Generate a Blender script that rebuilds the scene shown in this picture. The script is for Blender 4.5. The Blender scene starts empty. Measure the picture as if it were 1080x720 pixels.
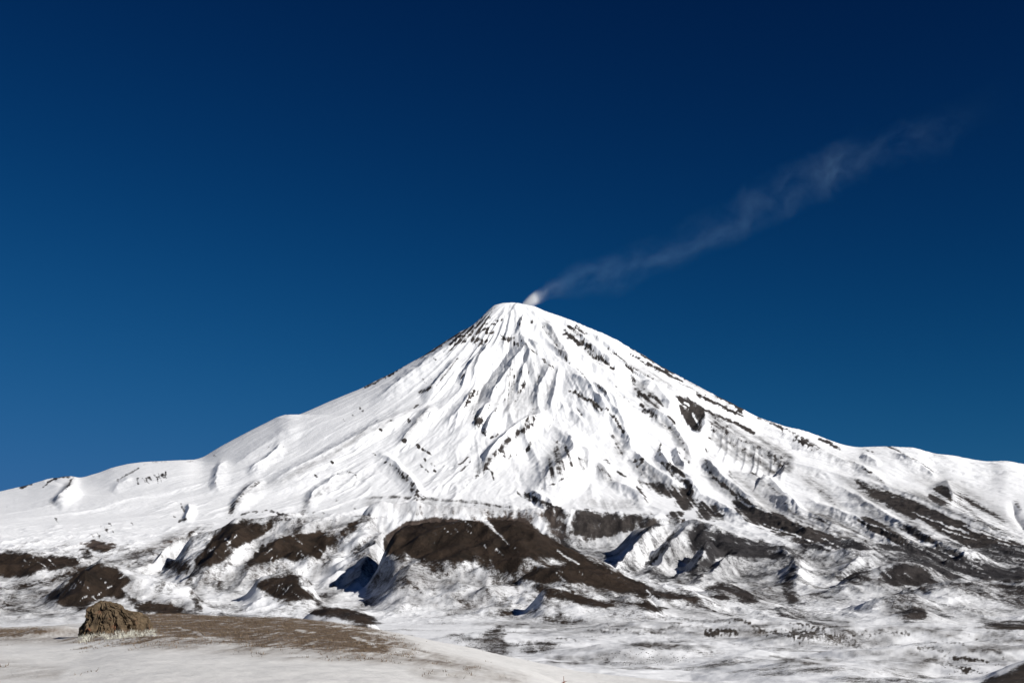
import bpy, math, random, time
import numpy as np
T0 = time.time()
rng = np.random.default_rng(7)
random.seed(7)
F = 1371.0            # focal length in photo pixels (photo is 1080 wide)
CU, HV = 540.0, 650.0  # centre column, eye-level row
scene = bpy.context.scene
col = scene.collection

# ------------------------------------------------------------------ helpers
def tag(o, label=None, cat=None, group=None, kind=None):
    if label: o['label'] = label
    if cat: o['category'] = cat
    if group: o['group'] = group
    if kind: o['kind'] = kind
    return o

def sstep(a, b, x):
    t = np.clip((x - a) / (b - a), 0, 1)
    return t * t * (3 - 2 * t)

_perm = rng.permutation(4096).astype(np.int32)
_ang = rng.random(4096) * 2 * np.pi
_gx, _gy = np.cos(_ang).astype(np.float32), np.sin(_ang).astype(np.float32)
def gnoise(x, y, seed=0):
    x = np.asarray(x, np.float64); y = np.asarray(y, np.float64)
    xi = np.floor(x).astype(np.int64); yi = np.floor(y).astype(np.int64)
    fx = (x - xi).astype(np.float32); fy = (y - yi).astype(np.float32)
    def h(a, b):
        return _perm[(_perm[(a + seed * 131) & 4095] + b + seed * 57) & 4095]
    def g(a, b, dx, dy):
        k = h(a, b)
        return _gx[k] * dx + _gy[k] * dy
    w = fx * fx * fx * (fx * (fx * 6 - 15) + 10)
    v = fy * fy * fy * (fy * (fy * 6 - 15) + 10)
    a = g(xi, yi, fx, fy); b = g(xi + 1, yi, fx - 1, fy)
    c = g(xi, yi + 1, fx, fy - 1); d = g(xi + 1, yi + 1, fx - 1, fy - 1)
    return ((a + (b - a) * w) * (1 - v) + (c + (d - c) * w) * v) * 1.5   # about -1..1

def fbm(x, y, octs, seed=0, gain=.5):
    s = 0; a = 1.0; n = 0
    for k in range(octs):
        s = s + a * gnoise(x * 2**k, y * 2**k, seed + k); n += a; a *= gain
    return s / n
def ridged(x, y, octs, seed=0, gain=.5):
    s = 0; a = 1.0; n = 0; w = 1
    for k in range(octs):
        r = 1 - np.abs(gnoise(x * 2**k, y * 2**k, seed + k)) * 1.4
        r = np.clip(r, 0, 1)**2
        s = s + a * r * w; n += a; a *= gain; w = np.clip(r * 1.6, 0, 1)
    return s / n

# ------------------------------------------------------------------ grid
u_in = np.arange(-50, 1131, 0.95)
u_l = -50 - np.cumsum(1.2 * 1.10 ** np.arange(62))
u_r = 1130 + np.cumsum(1.2 * 1.10 ** np.arange(62))
us = np.concatenate([u_l[::-1], u_in, u_r])
ys = np.concatenate([
    np.geomspace(4, 28, 16, endpoint=False), np.geomspace(28, 200, 190, endpoint=False),
    np.geomspace(200, 700, 40, endpoint=False), np.geomspace(700, 3000, 220, endpoint=False),
    np.linspace(3000, 7600, 330, endpoint=False), np.linspace(7600, 15150, 470, endpoint=False),
    np.geomspace(15150, 17500, 40, endpoint=False), np.geomspace(17500, 70000, 26)])
NU, NY = len(us), len(ys)
U, Y = np.meshgrid(us, ys)
X = (U - CU) / F * Y
def vrow(z): return HV - F * z / Y
def zrow(v, y): return (HV - v) * y / F

# ------------------------------------------------------------------ the skyline and the cone
SKY = np.array([(-400,575),(-200,552),(-50,529),(0,518),(30,511),(50,505),(62,503),(76,501.5),(84,504),(105,498),(118,493),(135,489),(150,487),(180,485.5),(205,484.5),(214,482),
 (232,471),(245,464),(262,455),(280,446),(294,439),(303,437),(316,437),(330,431),(348,423),(365,416),(380,410),(395,402),(412,394),(430,384),
 (445,376),(460,366),(474,357),(485,350),(497,344),(506,336),(514,328),(521,322),(530,319.5),(540,319),(547,319.5),(556,321.5),(564,323),(575,328),(590,333),(605,338.5),
 (620,345),(635,351),(650,358),(665,367),(680,375),(695,385),(710,393),(725,401),(740,409),(755,417),(770,424),(785,432),(800,440),(815,445),(830,450),(845,453),
 (860,458),(875,464),(890,469),(905,471.5),(915,471),(938,470.5),(965,472),(985,478),(1005,480),(1030,485),(1045,486.5),(1060,485.5),(1080,489),(1130,497),(1300,530),(1600,580)], float)
YA = 15000.0
XA = (543 - CU) / F * YA
dx, dy = X - XA, Y - YA
R = np.hypot(dx, dy) + 1e-6
TH = np.arctan2(dx, -dy)          # 0 = towards the camera, + = right
rs = np.array([0, 160, 330, 700, 1000, 2000, 3500, 5000, 6000, 7500, 9500, 30000.])
zf_t = np.array([3620, 3600, 3520, 3190, 2930, 2235, 1420, 830, 560, 250, 0, -500.])
ppm = YA / F
def side_prof(sgn):
    uu = 543 + sgn * R / ppm
    return (HV - np.interp(uu, SKY[:, 0], SKY[:, 1])) * ppm
zf = np.interp(R, rs, zf_t)
# round the piecewise profile a little
zf = (zf + np.interp(R + 180, rs, zf_t) + np.interp(np.maximum(R - 180, 0), rs, zf_t)) / 3
w = np.abs(np.sin(TH)) ** 3.2
zs = np.where(dx < 0, side_prof(-1), side_prof(1))
back = np.cos(TH) < 0
zcone = zf * (1 - w) + zs * w
zcone = np.where(back, zs - (R * np.cos(TH) * -1) * 0.25 * (-np.cos(TH)), zcone)
VAL = np.array([(4,760),(500,735),(800,729),(1500,697),(2500,668),(3500,650),(5000,623),(6500,601),(8000,576),(9000,556),(10500,545),(12500,540),(15000,545),(20000,580),(70000,640)], float)
zval = zrow(np.interp(Y, VAL[:, 0], VAL[:, 1]), Y)
k = 90.0
z = np.where(np.abs(zval - zcone) < 6 * k, k * np.logaddexp(zval / k, zcone / k), np.maximum(zval, zcone))
z = np.where(Y < 6500, zval, z * sstep(6500, 7500, Y) + zval * (1 - sstep(6500, 7500, Y)))

# ------------------------------------------------------------------ landforms of the middle distance: crest (u, v, y)
def landform(crest, Lf, Lb, p=2.0, rough=0.0, seed=3):
    global z
    c = np.array(crest, float)
    n = gnoise(X / 260.0, Y / 260.0, seed) * .6 + gnoise(X / 90.0, Y / 90.0, seed + 1) * .3
    uu = us
    vc = np.interp(uu, c[:, 0], c[:, 1]); yc = np.interp(uu, c[:, 0], c[:, 2])
    ker = np.exp(-np.linspace(-2, 2, 13)**2); ker /= ker.sum()
    vc = np.convolve(np.pad(vc, 6, mode='edge'), ker, 'valid'); yc = np.convolve(np.pad(yc, 6, mode='edge'), ker, 'valid')
    tw = min(34.0, .28 * (c[-1, 0] - c[0, 0])); inside = sstep(c[0, 0] - 4, c[0, 0] + tw, uu) * sstep(-c[-1, 0] - 4, -c[-1, 0] + tw, -uu)
    zc = ((HV - vc) * yc / F)[None, :]
    d = (yc[None, :] - Y)
    t = np.where(d > 0, d / (Lf * (1 + rough * n)), -d / Lb)
    t = np.clip(t, 0, 1)
    g = (1 - t) ** p * (1 + p * t) if p >= 2 else (1 - t) ** p
    add = np.maximum(zc - zval2, 0) * g * inside[None, :]
    z = np.maximum(z, zval2 + add)
zval2 = z.copy()
# far bench under the cone with its dark scarp
landform([(360,545,8300),(385,530,8300),(430,528,8300),(480,531,8200),(520,534,8200),(560,536,8100),(600,537,8000),(640,540,8000),(690,542,7900),(730,545,7800),(750,552,7700)], 420, 1500, 1.6, .3, 5)
# long ridge to the right
landform([(640,565,7200),(690,556,7100),(728,548,7000),(760,556,6800),(800,569,6600),(830,574,6500),(860,572,6400),(900,570,6300),(960,577,6200),(1010,588,6100),(1080,599,6000),(1200,605,6000)], 900, 900, 1.6, .4, 9)
# left hills
landform([(-260,590,6300),(-40,581,6300),(30,581,6200),(70,585,6200),(95,592,6100),(125,603,6000)], 700, 700, 1.7, .3, 12)
landform([(170,580,6200),(205,566,6200),(225,558,6200),(245,549,6200),(280,544,6200),(335,541,6200),(388,541,6100),(404,552,6000),(425,566,5900)], 1400, 900, 1.7, .5, 15)
landform([(560,560,6200),(600,566,6200)], 300, 300, 2, .3, 17)
# central brown hill
landform([(385,590,4900),(410,566,4900),(425,553,4900),(455,547,4850),(485,546,4800),(505,547.5,4800),(528,544,4800),(548,546,4750),(562,553,4700),(580,564,4650),(600,575,4600),(640,596,4500),(680,613,4400),(715,622,4300),(750,630,4200),(775,637,4100)], 1350, 900, 1.7, .3, 21)
# lower spur of the central hill
landform([(520,628,4000),(545,607,4050),(565,599,4050),(600,596,4050),(640,606,4000),(680,619,3950),(705,626,3900),(730,634,3850)], 560, 350, 1.8, .4, 24)
landform([(545,628,3500),(570,618,3500),(600,619,3500),(640,627,3450),(680,630,3400),(715,640,3350)], 480, 250, 1.8, .4, 26)
# left dark hill and small left humps
landform([(35,630,4200),(60,614,4200),(85,601,4200),(108,592,4200),(130,599,4150),(160,608,4100),(200,622,4000),(230,634,3900)], 600, 500, 1.7, .5, 31)
landform([(250,628,4300),(270,611,4300),(290,604,4300),(312,604,4300),(330,613,4250),(345,628,4200)], 800, 450, 1.8, .5, 34)
landform([(300,655,2600),(320,648,2600),(345,641,2550),(368,644,2500),(395,653,2450),(415,662,2400)], 350, 300, 1.8, .4, 37)
# right middle humps
landform([(860,622,5000),(900,606,5000),(925,598,5000),(945,593,5000),(970,595,5000),(1000,608,4950),(1050,622,4900)], 700, 500, 1.8, .4, 41)
landform([(880,648,4300),(930,632,4300),(965,621,4300),(1000,613,4300),(1050,613,4300),(1110,612,4300),(1250,614,4300)], 700, 500, 1.8, .3, 44)
landform([(860,652,3700),(905,640,3700),(945,627,3700),(965,626,3700),(1000,640,3650),(1060,652,3600)], 420, 350, 1.8, .4, 47)
landform([(880,662,3200),(930,650,3200),(960,643,3200),(990,650,3200),(1060,661,3200)], 300, 300, 1.8, .4, 49)
landform([(560,668,2700),(640,657,2700),(720,652,2700),(790,650,2650),(860,657,2600),(920,664,2600)], 300, 350, 1.8, .4, 61)
landform([(760,676,2200),(830,664,2200),(900,660,2200),(960,663,2200),(1020,668,2150),(1140,664,2100)], 220, 300, 1.8, .4, 63)
landform([(430,676,2200),(500,666,2200),(560,668,2200),(620,674,2150),(690,680,2100)], 220, 260, 1.8, .4, 65)
landform([(540,692,1700),(600,682,1700),(680,678,1700),(760,684,1650),(830,690,1600)], 180, 260, 1.8, .4, 67)
landform([(840,694,1600),(920,683,1600),(1000,678,1600),(1060,680,1550),(1160,676,1500)], 180, 240, 1.8, .4, 69)
landform([(690,644,4500),(730,630,4500),(757,615,4500),(775,614,4500),(800,626,4450),(850,645,4400)], 560, 450, 1.6, .4, 51)
# low swell in front, right, and the near dark bank
landform([(680,715,1250),(760,704,1250),(850,696,1250),(930,700,1230),(1000,712,1200),(1030,720,1200)], 250, 300, 2, .3, 55)
landform([(1020,722,1000),(1045,712,1000),(1065,704,1000),(1085,697,1000),(1140,680,1000),(1300,660,1000)], 160, 200, 1.4, .3, 57)
landform([(740,706,1400),(760,700,1400),(775,696,1400),(790,700,1400),(805,706,1400)], 60, 80, 1.5, .3, 59)

def spur(crest, wl, wr, seed=0, p=1.25):
    """a rib of ground running towards the viewer: crest (u, v, y) from far to near, wl / wr = reach of its left / right face in metres"""
    global z
    c = np.array(crest, float)
    P = np.stack([(c[:, 0] - CU) / F * c[:, 2], c[:, 2]], 1); zc = (HV - c[:, 1]) * c[:, 2] / F
    pad = max(wl, wr) * 1.5
    r0, r1 = np.searchsorted(ys, [P[:, 1].min() - pad, P[:, 1].max() + pad])
    c0, c1 = np.searchsorted(us, [c[:, 0].min() - pad * F / c[:, 2].min(), c[:, 0].max() + pad * F / c[:, 2].min()])
    a, b = slice(r0, r1), slice(c0, c1)
    x = X[a, b] + 26 * fbm(X[a, b] / 150, Y[a, b] / 150, 3, 600 + seed); y = Y[a, b]
    best = np.full(x.shape, 1e9); hh = np.zeros(x.shape); sd = np.zeros(x.shape); en = np.zeros(x.shape)
    n = len(P) - 1
    for i in range(n):
        e = P[i + 1] - P[i]; q = ((x - P[i, 0]) * e[0] + (y - P[i, 1]) * e[1]) / (e @ e); qc = np.clip(q, 0, 1)
        d = np.hypot(x - P[i, 0] - qc * e[0], y - P[i, 1] - qc * e[1]); m = d < best
        best[m] = d[m]; hh[m] = (zc[i] + (zc[i + 1] - zc[i]) * qc)[m]
        sd[m] = (e[0] * (y - P[i, 1]) - e[1] * (x - P[i, 0]))[m]; en[m] = ((i + qc) / n)[m]
    w_ = np.where(sd < 0, wl, wr)
    g = np.clip(1 - best / (w_ * (1 + .35 * gnoise(x / 120, y / 120, 620 + seed))), 0, 1) ** p
    g *= sstep(0, .12, en) * sstep(0, .65, 1 - en)
    z[a, b] += np.maximum(hh - z[a, b], 0) * g
spur([(405,553,6000),(398,566,5600),(385,592,5000),(364,614,4700),(332,646,4300)], 110, 80, 1)
spur([(264,547,6100),(245,562,5700),(225,584,5300),(205,606,4900),(190,625,4500)], 130, 110, 2)
spur([(302,561,5900),(280,581,5500),(262,599,5200),(240,622,4700),(222,642,4200)], 110, 100, 3)
spur([(434,548,5000),(415,563,4700),(398,590,4400)], 100, 80, 5)
spur([(702,543,7300),(680,561,6700),(655,579,6200),(628,600,5700)], 110, 90, 6)
spur([(730,548,7000),(712,565,6600),(696,581,6200),(674,601,5700)], 110, 90, 7)
spur([(753,565,6500),(738,583,6000),(724,607,5400)], 100, 80, 8)
spur([(812,572,6500),(828,580,6200),(840,592,5700),(843,606,5300),(839,620,4900),(848,634,4500),(880,650,3800)], 170, 110, 9, 1.5)
spur([(800,571,6600),(776,582,6200),(752,596,5700),(728,614,5100),(706,634,4500)], 150, 130, 10, 1.5)
spur([(932,577,6200),(908,588,5900),(884,602,5500),(866,620,5000),(856,642,4300)], 170, 120, 11, 1.5)
spur([(110,592,4200),(95,605,4000),(80,621,3800),(62,642,3500)], 90, 70, 12)
spur([(216,555,6900),(190,566,6500),(160,579,6200),(122,595,5800)], 110, 60, 14)
# ------------------------------------------------------------------ foreground hump the photographer stands on
YK = 88.0
FC = np.array([(-1400,690,150),(-400,672,150),(-100,664,150),(0,661,150),(60,660,148),(90,657,146),(120,651,142),(155,647,140),(200,648,138),(260,650,135),(300,651,130),(350,655.5,122),(400,664,112),(450,675.5,100),(500,688,90),(545,702,80),(580,715,72),(610,729,64),(700,760,55),(2500,900,40)], float)
vc = np.interp(us, FC[:, 0], FC[:, 1]); yc = np.interp(us, FC[:, 0], FC[:, 2])
ker = np.exp(-np.linspace(-2, 2, 41)**2); ker /= ker.sum()
vc = np.convolve(np.pad(vc, 20, mode='edge'), ker, 'valid')[None, :]; yc = np.convolve(np.pad(yc, 20, mode='edge'), ker, 'valid')[None, :]
zc = (HV - vc) * yc / F
t = np.clip(Y / yc, 0, 1)
zfg = -1.6 + (zc + 1.6) * (t ** 1.5)
s = sstep(0, 1, np.clip((Y - yc) / (270 - yc), 0, 1))
zfg = np.where(Y > yc, zc * (1 - s) + zval * s - .00016 * np.minimum(Y - yc, 200)**2 * (1 - s), zfg)
fgw = 1 - sstep(420, 640, Y)
z = zfg * fgw + z * (1 - fgw)
del zfg, zf, zs, zcone, w, back

# ------------------------------------------------------------------ chart raster for relief and snow cover
S = 2.0
CU0, CV0, CU1, CV1 = -60, 300, 1140, 740
rw, rh = int((CU1 - CU0) * S) + 1, int((CV1 - CV0) * S) + 1
RU, RV = np.meshgrid(CU0 + np.arange(rw) / S, CV0 + np.arange(rh) / S)
RU0, RV0 = RU.copy(), RV.copy()
wn1 = fbm(RU / 14, RV / 9, 4, 60, .6); wn2 = fbm(RU / 14, RV / 9, 4, 70, .6)
H = np.zeros_like(RU)
M = np.zeros_like(RU)  # bare ground, and shade painted as partial cover on some faces
E = np.zeros_like(RU)                                   # narrow snow-filled runnels
RK = 1.5
def box(pts, pad):
    p = np.array(pts, float)
    a = max(0, int((p[:, 0].min() - pad - CU0) * S)); b = min(rw, int((p[:, 0].max() + pad - CU0) * S) + 2)
    c = max(0, int((p[:, 1].min() - pad - CV0) * S)); d = min(rh, int((p[:, 1].max() + pad - CV0) * S) + 2)
    return p, slice(c, d), slice(a, b)
def dist(p, u, v):
    best = np.full(u.shape, 1e9); tt = np.zeros(u.shape); sd = np.zeros(u.shape)
    L = np.concatenate([[0], np.cumsum(np.hypot(*np.diff(p, axis=0).T))]); L /= L[-1]
    for i in range(len(p) - 1):
        ax, ay = p[i]; ex, ey = p[i + 1] - p[i]
        q = np.clip(((u - ax) * ex + (v - ay) * ey) / (ex * ex + ey * ey + 1e-9), 0, 1)
        d = np.hypot(u - ax - q * ex, v - ay - q * ey)
        m = d < best
        best[m] = d[m]; tt[m] = (L[i] + q * (L[i + 1] - L[i]))[m]
        sd[m] = (ex * (v - ay) - ey * (u - ax))[m]
    return best, tt, np.sign(sd)
def ridge(pts, h, wl, wr, wob=2.5, p=1.5, fade=(.3, .25)):
    """crest line given from top to bottom; wl / wr: reach of its left / right face; h in px (negative: gully)"""
    pp, a, b = box(pts, max(wl, wr) + 8)
    u = RU[a, b] + wob * wn1[a, b]; v = RV[a, b] + wob * wn2[a, b]
    d, t, s = dist(pp, u, v)
    ww = np.where(s > 0, wl, wr)
    f = np.clip(1 - d / ww, 0, 1) ** p
    e = np.minimum(np.clip(t / max(fade[0], 1e-3), 0, 1), np.clip((1 - t) / max(fade[1], 1e-3), 0, 1))
    e = e * e * (3 - 2 * e) * (1 - .30 * sstep(420, 300, pp[:, 0].mean()))
    H[a, b] += RK * h * f * e
def scarp(pts, h, wl, rec=60, wob=2.0):
    """a wall that drops on the left of the line and is recovered after rec px"""
    pp, a, b = box(pts, rec + 8)
    u = RU[a, b] + wob * wn1[a, b]; v = RV[a, b] + wob * wn2[a, b]
    d, t, s = dist(pp, u, v)
    e = np.minimum(1, np.minimum(t, 1 - t) / .12)
    prof = np.where(s > 0, sstep(0, wl, d) * (1 - sstep(wl, rec, d)), 0)
    H[a, b] -= h * prof * e
def poly(pts, val=1.0, soft=1.5, wob=3.0):
    pp, a, b = box(pts, 12 + soft)
    u = RU[a, b] + wob * wn1[a, b]; v = RV[a, b] + wob * wn2[a, b]
    q = np.vstack([pp, pp[:1]])
    d, _, _ = dist(q, u, v)
    ins = np.zeros(u.shape, bool)
    for i in range(len(q) - 1):
        x0, y0 = q[i]; x1, y1 = q[i + 1]
        if y0 == y1: continue
        c = ((v >= min(y0, y1)) & (v < max(y0, y1)))
        xi = x0 + (v - y0) / (y1 - y0) * (x1 - x0)
        ins ^= c & (u < xi)
    sd = np.where(ins, d, -d)
    f = sstep(-soft, soft, sd)
    M[a, b] = M[a, b] * (1 - f) + val * f
def stroke(pts, w0, w1=None, val=1.0, soft=1.0, wob=2.0, dots=0.0):
    if w1 is None: w1 = w0
    pp, a, b = box(pts, max(w0, w1) + soft + 8)
    u = RU[a, b] + wob * wn1[a, b]; v = RV[a, b] + wob * wn2[a, b]
    d, t, s = dist(pp, u, v)
    ww = w0 + (w1 - w0) * t
    if dots: ww = ww * (1 + dots * 2.2 * gnoise(RU[a, b] / 3.2, RV[a, b] / 3.2, 88)) - dots * .3
    f = sstep(-soft, soft, ww - d)
    M[a, b] = M[a, b] * (1 - f) + val * f
    if val < .2: E[a, b] = np.maximum(E[a, b], f)
    else: E[a, b] *= 1 - f

#RELIEF
# --- summit and upper cone
ridge([(543,340),(548,356),(556,368),(568,380),(582,391),(600,403),(622,418),(648,438),(668,458)], 13, 44, 16, 2, 1.5)
ridge([(546,363),(530,375),(518,388),(507,404),(503,420),(500,432)], -5, 8, 12, 1.5)
ridge([(560,370),(540,392),(524,412),(512,430)], 5, 9, 9)
ridge([(562,378),(552,400),(545,420)], 4, 7, 7)
ridge([(585,396),(572,412),(562,432)], 4.5, 9, 8)
ridge([(590,400),(586,418),(580,436)], 4, 8, 8)
ridge([(524,328),(508,345),(484,362),(452,382),(420,405),(388,424)], 5, 12, 14)
ridge([(484,376),(470,396),(456,410),(442,418)], 5, 8, 12)
ridge([(508,371),(496,390),(482,404)], 5, 9, 12)
ridge([(517,360),(508,380),(495,405)], 4, 8, 10)
ridge([(553,330),(549,345),(547,358)], 4, 5, 8)
ridge([(574,336),(584,356),(596,376),(608,392)], 6, 9, 12)
ridge([(600,348),(622,366),(642,384),(668,402)], 6, 9, 10)
ridge([(616,348),(645,370),(672,390)], 4, 6, 8)
ridge([(595,408),(620,425),(648,440),(660,456)], 7, 14, 10)
ridge([(640,372),(665,390),(700,405),(735,422)], 5, 7, 9)
ridge([(672,398),(690,412),(705,430),(720,450)], 9, 26, 8)
ridge([(668,430),(690,438),(712,455),(726,475),(732,492)], 5, 10, 8)
# big shadowed wall and the long scarp, right flank
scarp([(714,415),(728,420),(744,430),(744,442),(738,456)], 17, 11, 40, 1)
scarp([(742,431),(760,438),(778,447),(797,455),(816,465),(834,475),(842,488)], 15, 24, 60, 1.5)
for q in np.linspace(0, 1, 10):
    a0 = 752 + 78 * q; b0 = 440 + 38 * q
    a0 += rng.uniform(-3, 3); ridge([(a0,b0),(a0-2,b0+14),(a0-6,b0+rng.uniform(20,32))], rng.uniform(.6,1.8), 3, 4, 1.5)
# left flank
ridge([(447,424),(428,434),(408,446),(386,458),(362,472),(335,487),(300,504),(270,517)], 6, 13, 20, 2)
ridge([(462,426),(448,440),(430,462),(418,472)], 5, 13, 9)
ridge([(395,475),(415,490),(430,505),(440,518),(452,527)], 4, 14, 8)
ridge([(299,460),(291,475),(275,488),(258,498)], 6, 7, 10)
ridge([(330,440),(300,452),(270,470),(240,490)], 3, 12, 14)
ridge([(240,476),(230,490),(227,508),(230,520)], 5, 8, 16)
ridge([(368,498),(352,508),(330,523),(322,540)], 5, 9, 10)
ridge([(280,507),(264,518),(252,530),(246,542)], 7, 10, 14)
ridge([(79,502),(74,513),(66,523),(56,533)], 9, 11, 14, 1)
ridge([(198,530),(200,540),(194,552)], 5, 6, 9, 1)
ridge([(140,497),(126,506),(118,516)], 3, 8, 10)
ridge([(0,535),(60,530),(120,528),(190,520)], 2.5, 14, 12)
# central gullies
ridge([(575,430),(566,446),(546,458),(530,472),(516,486),(505,500)], 9, 13, 16, 1.5)
ridge([(500,405),(492,425),(478,440),(470,455)], 3, 8, 8)
ridge([(518,424),(508,440),(500,455)], 5, 6, 6)
ridge([(528,430),(518,446),(510,462)], 5, 6, 6)
ridge([(584,440),(592,458),(602,474),(606,488),(598,500),(578,512),(555,524)], 13, 30, 26, 2.5, 1.3, fade=(.5, .35))
ridge([(612,478),(622,488),(634,496),(646,508)], 5, 12, 9)
ridge([(640,508),(655,514),(672,522),(686,532)], 4, 12, 9)
ridge([(552,519),(572,529),(592,538)], 4, 8, 7)
ridge([(646,440),(656,452),(664,470),(668,486)], 7, 14, 9)
ridge([(665,470),(672,485),(684,498),(700,508),(725,524)], 7, 12, 8)
ridge([(698,466),(697,484),(706,498),(724,510),(742,528)], 7, 9, 8)
ridge([(712,470),(716,486),(726,500)], 5, 7, 7)
ridge([(742,470),(748,492),(760,508),(782,526),(810,545)], 7, 10, 9)
ridge([(768,490),(790,496),(812,511),(832,532),(850,550)], 6, 16, 10)
ridge([(700,500),(730,520),(765,540),(800,556)], 5, 8, 8)
# right flank
ridge([(800,440),(830,455),(862,472),(900,487),(925,502),(940,518)], 6, 9, 9)
ridge([(938,471),(955,479),(975,491),(995,503)], 5, 9, 6)
ridge([(906,471),(916,478),(930,486)], 3, 6, 6)
ridge([(996,500),(1001,516),(1008,538)], 6, 24, 16, 2)
ridge([(1066,524),(1070,542),(1084,562)], -2.5, 9, 9, 1)
ridge([(845,478),(865,492),(895,506),(930,518),(975,534),(1010,548),(1060,566),(1110,580)], 6, 22, 16)
ridge([(860,500),(890,520),(930,545),(965,566),(1000,584),(1050,603)], 5, 14, 10)
ridge([(935,546),(958,556),(985,570),(1020,586),(1060,598)], 5, 10, 7)
ridge([(840,520),(870,538),(905,552),(950,572),(990,588)], 5, 9, 8)
ridge([(800,520),(830,536),(870,553),(900,566)], 5, 9, 8)
ridge([(770,530),(800,543),(840,558),(870,568)], 5, 9, 8)
H = (H + np.roll(H, 1, 0) + np.roll(H, -1, 0) + np.roll(H, 1, 1) + np.roll(H, -1, 1)) / 5
#COVER
# ------------------------------------------------------------------ bare ground and painted shade: volcano
R1 = lambda *p, **kw: stroke(list(p), **kw)
R1((438,379),(460,367),(477,355),(499,344), w0=1.6, w1=1.0, val=.95)
R1((386,408),(410,395),(436,381), w0=1.6, w1=1.0, val=.85, dots=.6)
R1((512,336),(500,347),(484,357),(477,361), w0=3.2, w1=2.5, val=.75, dots=.7)
R1((521,325),(508,342),(490,358),(470,372), w0=1.5, w1=2, val=.45, soft=2.5)
R1((499,352),(514,346),(530,336), w0=2, w1=1.2, val=.7, dots=.9)
R1((512,350),(520,351), w0=1.8, w1=1, val=.9, dots=.6)
R1((500,358),(512,360),(503,363), w0=2.2, w1=1.6, val=.8, dots=.9)
poly([(527,351),(533,356),(545,354),(543,358),(535,360),(528,357)], .95, 1.2, 1.5)
R1((543,362),(552,366), w0=2.2, w1=1.6, val=.95)
R1((549,334),(548,344),(545,355), w0=1, w1=.8, val=.75, dots=.4)
R1((549,358),(562,370),(575,381),(584,389), w0=.9, w1=1.4, val=.8, dots=.6)
R1((562,338),(560,340), w0=1.4, val=.7)
R1((571,338),(578,352),(588,368),(600,382), w0=1.6, w1=2.2, val=.6, soft=1.6, dots=.5)
R1((597,352),(610,360),(622,365), w0=2.6, w1=2.2, val=.9, dots=.7)
R1((608,345),(613,349),(619,352), w0=1.6, w1=1.4, val=.95)
R1((600,344),(612,354), w0=1.3, w1=1, val=.6)
R1((631,378),(640,384),(648,389), w0=2.6, w1=1.4, val=.8, dots=.9)
R1((618,368),(630,380), w0=1.5, w1=3, val=.4, soft=2)
R1((641,369),(652,376),(660,383), w0=1.2, w1=1, val=.85)
R1((662,386),(676,394),(690,400), w0=1.6, w1=1, val=.7, soft=1.5)
R1((666,396),(669,405), w0=2.4, w1=1.8, val=.75)  # small shadow painted in below the ridge
poly([(668,408),(680,405),(690,416),(697,428),(690,432),(676,426)], .38, 4, 3)
R1((692,420),(699,428), w0=1.6, w1=1, val=.9)
R1((675,427),(684,434),(692,438), w0=1.2, w1=1.8, val=.85, dots=.4)
R1((706,440),(712,446), w0=1.5, w1=.8, val=.8)
R1((664,366),(690,382),(702,388), w0=1.0, w1=1.4, val=.95)
R1((702,389),(722,397),(745,409),(765,420),(782,431), w0=1.6, w1=2.4, val=1, dots=.35)
R1((684,384),(702,393),(720,402), w0=1.4, w1=1.0, val=.95)
R1((664,372),(684,386),(700,396), w0=.8, w1=.6, val=.6, dots=.5)
R1((735,415),(752,424),(770,432),(785,438), w0=1.6, w1=1.8, val=.85, dots=.6)
R1((716,404),(735,412),(760,424), w0=1, w1=1, val=.5, soft=1.5)
poly([(712,415),(725,420),(743,430),(742,442),(738,455),(730,456),(721,440)], .78, 2, 3)  # shaded wall, its shade painted as bare rock
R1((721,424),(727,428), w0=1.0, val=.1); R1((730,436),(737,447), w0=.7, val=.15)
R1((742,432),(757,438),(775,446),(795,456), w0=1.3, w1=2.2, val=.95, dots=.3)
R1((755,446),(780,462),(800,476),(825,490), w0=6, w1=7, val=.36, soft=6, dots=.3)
for i in range(40):
    q = rng.random(); a0 = 750 + 84 * q; b0 = 438 + 40 * q + rng.random() * 4
    ln = rng.uniform(9, 24)
    b0 += rng.uniform(0, 16); ln *= rng.uniform(.25, 1); R1((a0, b0), (a0 - 1.5, b0 + ln * .5), (a0 - rng.uniform(1, 7), b0 + ln), w0=rng.uniform(.5, 1.1), w1=.4, val=rng.uniform(.35, .75), soft=1.2, wob=2.5, dots=.4)
R1((600,411),(610,416),(620,421), w0=1.2, w1=1.8, val=.85, dots=.8)
R1((623,422),(630,428), w0=2.3, w1=1.6, val=.95, dots=.5)
R1((632,429),(645,438),(652,446),(656,455), w0=2.4, w1=1.8, val=.85, dots=.9)
R1((645,460),(650,468),(655,478), w0=2.5, w1=3, val=.45, soft=3)  # shade beside the rib, painted as soft partial cover
R1((676,434),(695,442),(710,455),(721,468),(727,490), w0=.8, w1=1.4, val=.8, dots=.8)
for a0, b0, c0, d0 in [(603,383,612,392),(612,392,622,402),(570,395,566,406),(556,398,553,412),(540,410,530,425),(608,430,614,440),(640,398,650,408),(626,402,640,414),(650,414,664,424)]:
    R1((a0, b0), (c0, d0), w0=.7, w1=.9, val=.6, dots=.7)
R1((500,411),(496,418),(492,428), w0=1.7, w1=2, val=.85, dots=.9)
R1((502,441),(508,446),(511,456), w0=1.6, w1=2.4, val=.75, dots=.7)
for i in range(30):
    a0 = rng.uniform(500, 585); b0 = rng.uniform(385, 445)
    R1((a0, b0), (a0 - rng.uniform(2, 8), b0 + rng.uniform(6, 16)), w0=.9, w1=.5, val=rng.uniform(.3, .7), soft=1.2, wob=1.5)
for a0, b0 in [(457,378),(463,364),(447,402),(452,398),(445,399)]: R1((a0,b0),(a0+2,b0+1), w0=1, val=.8)
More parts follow.
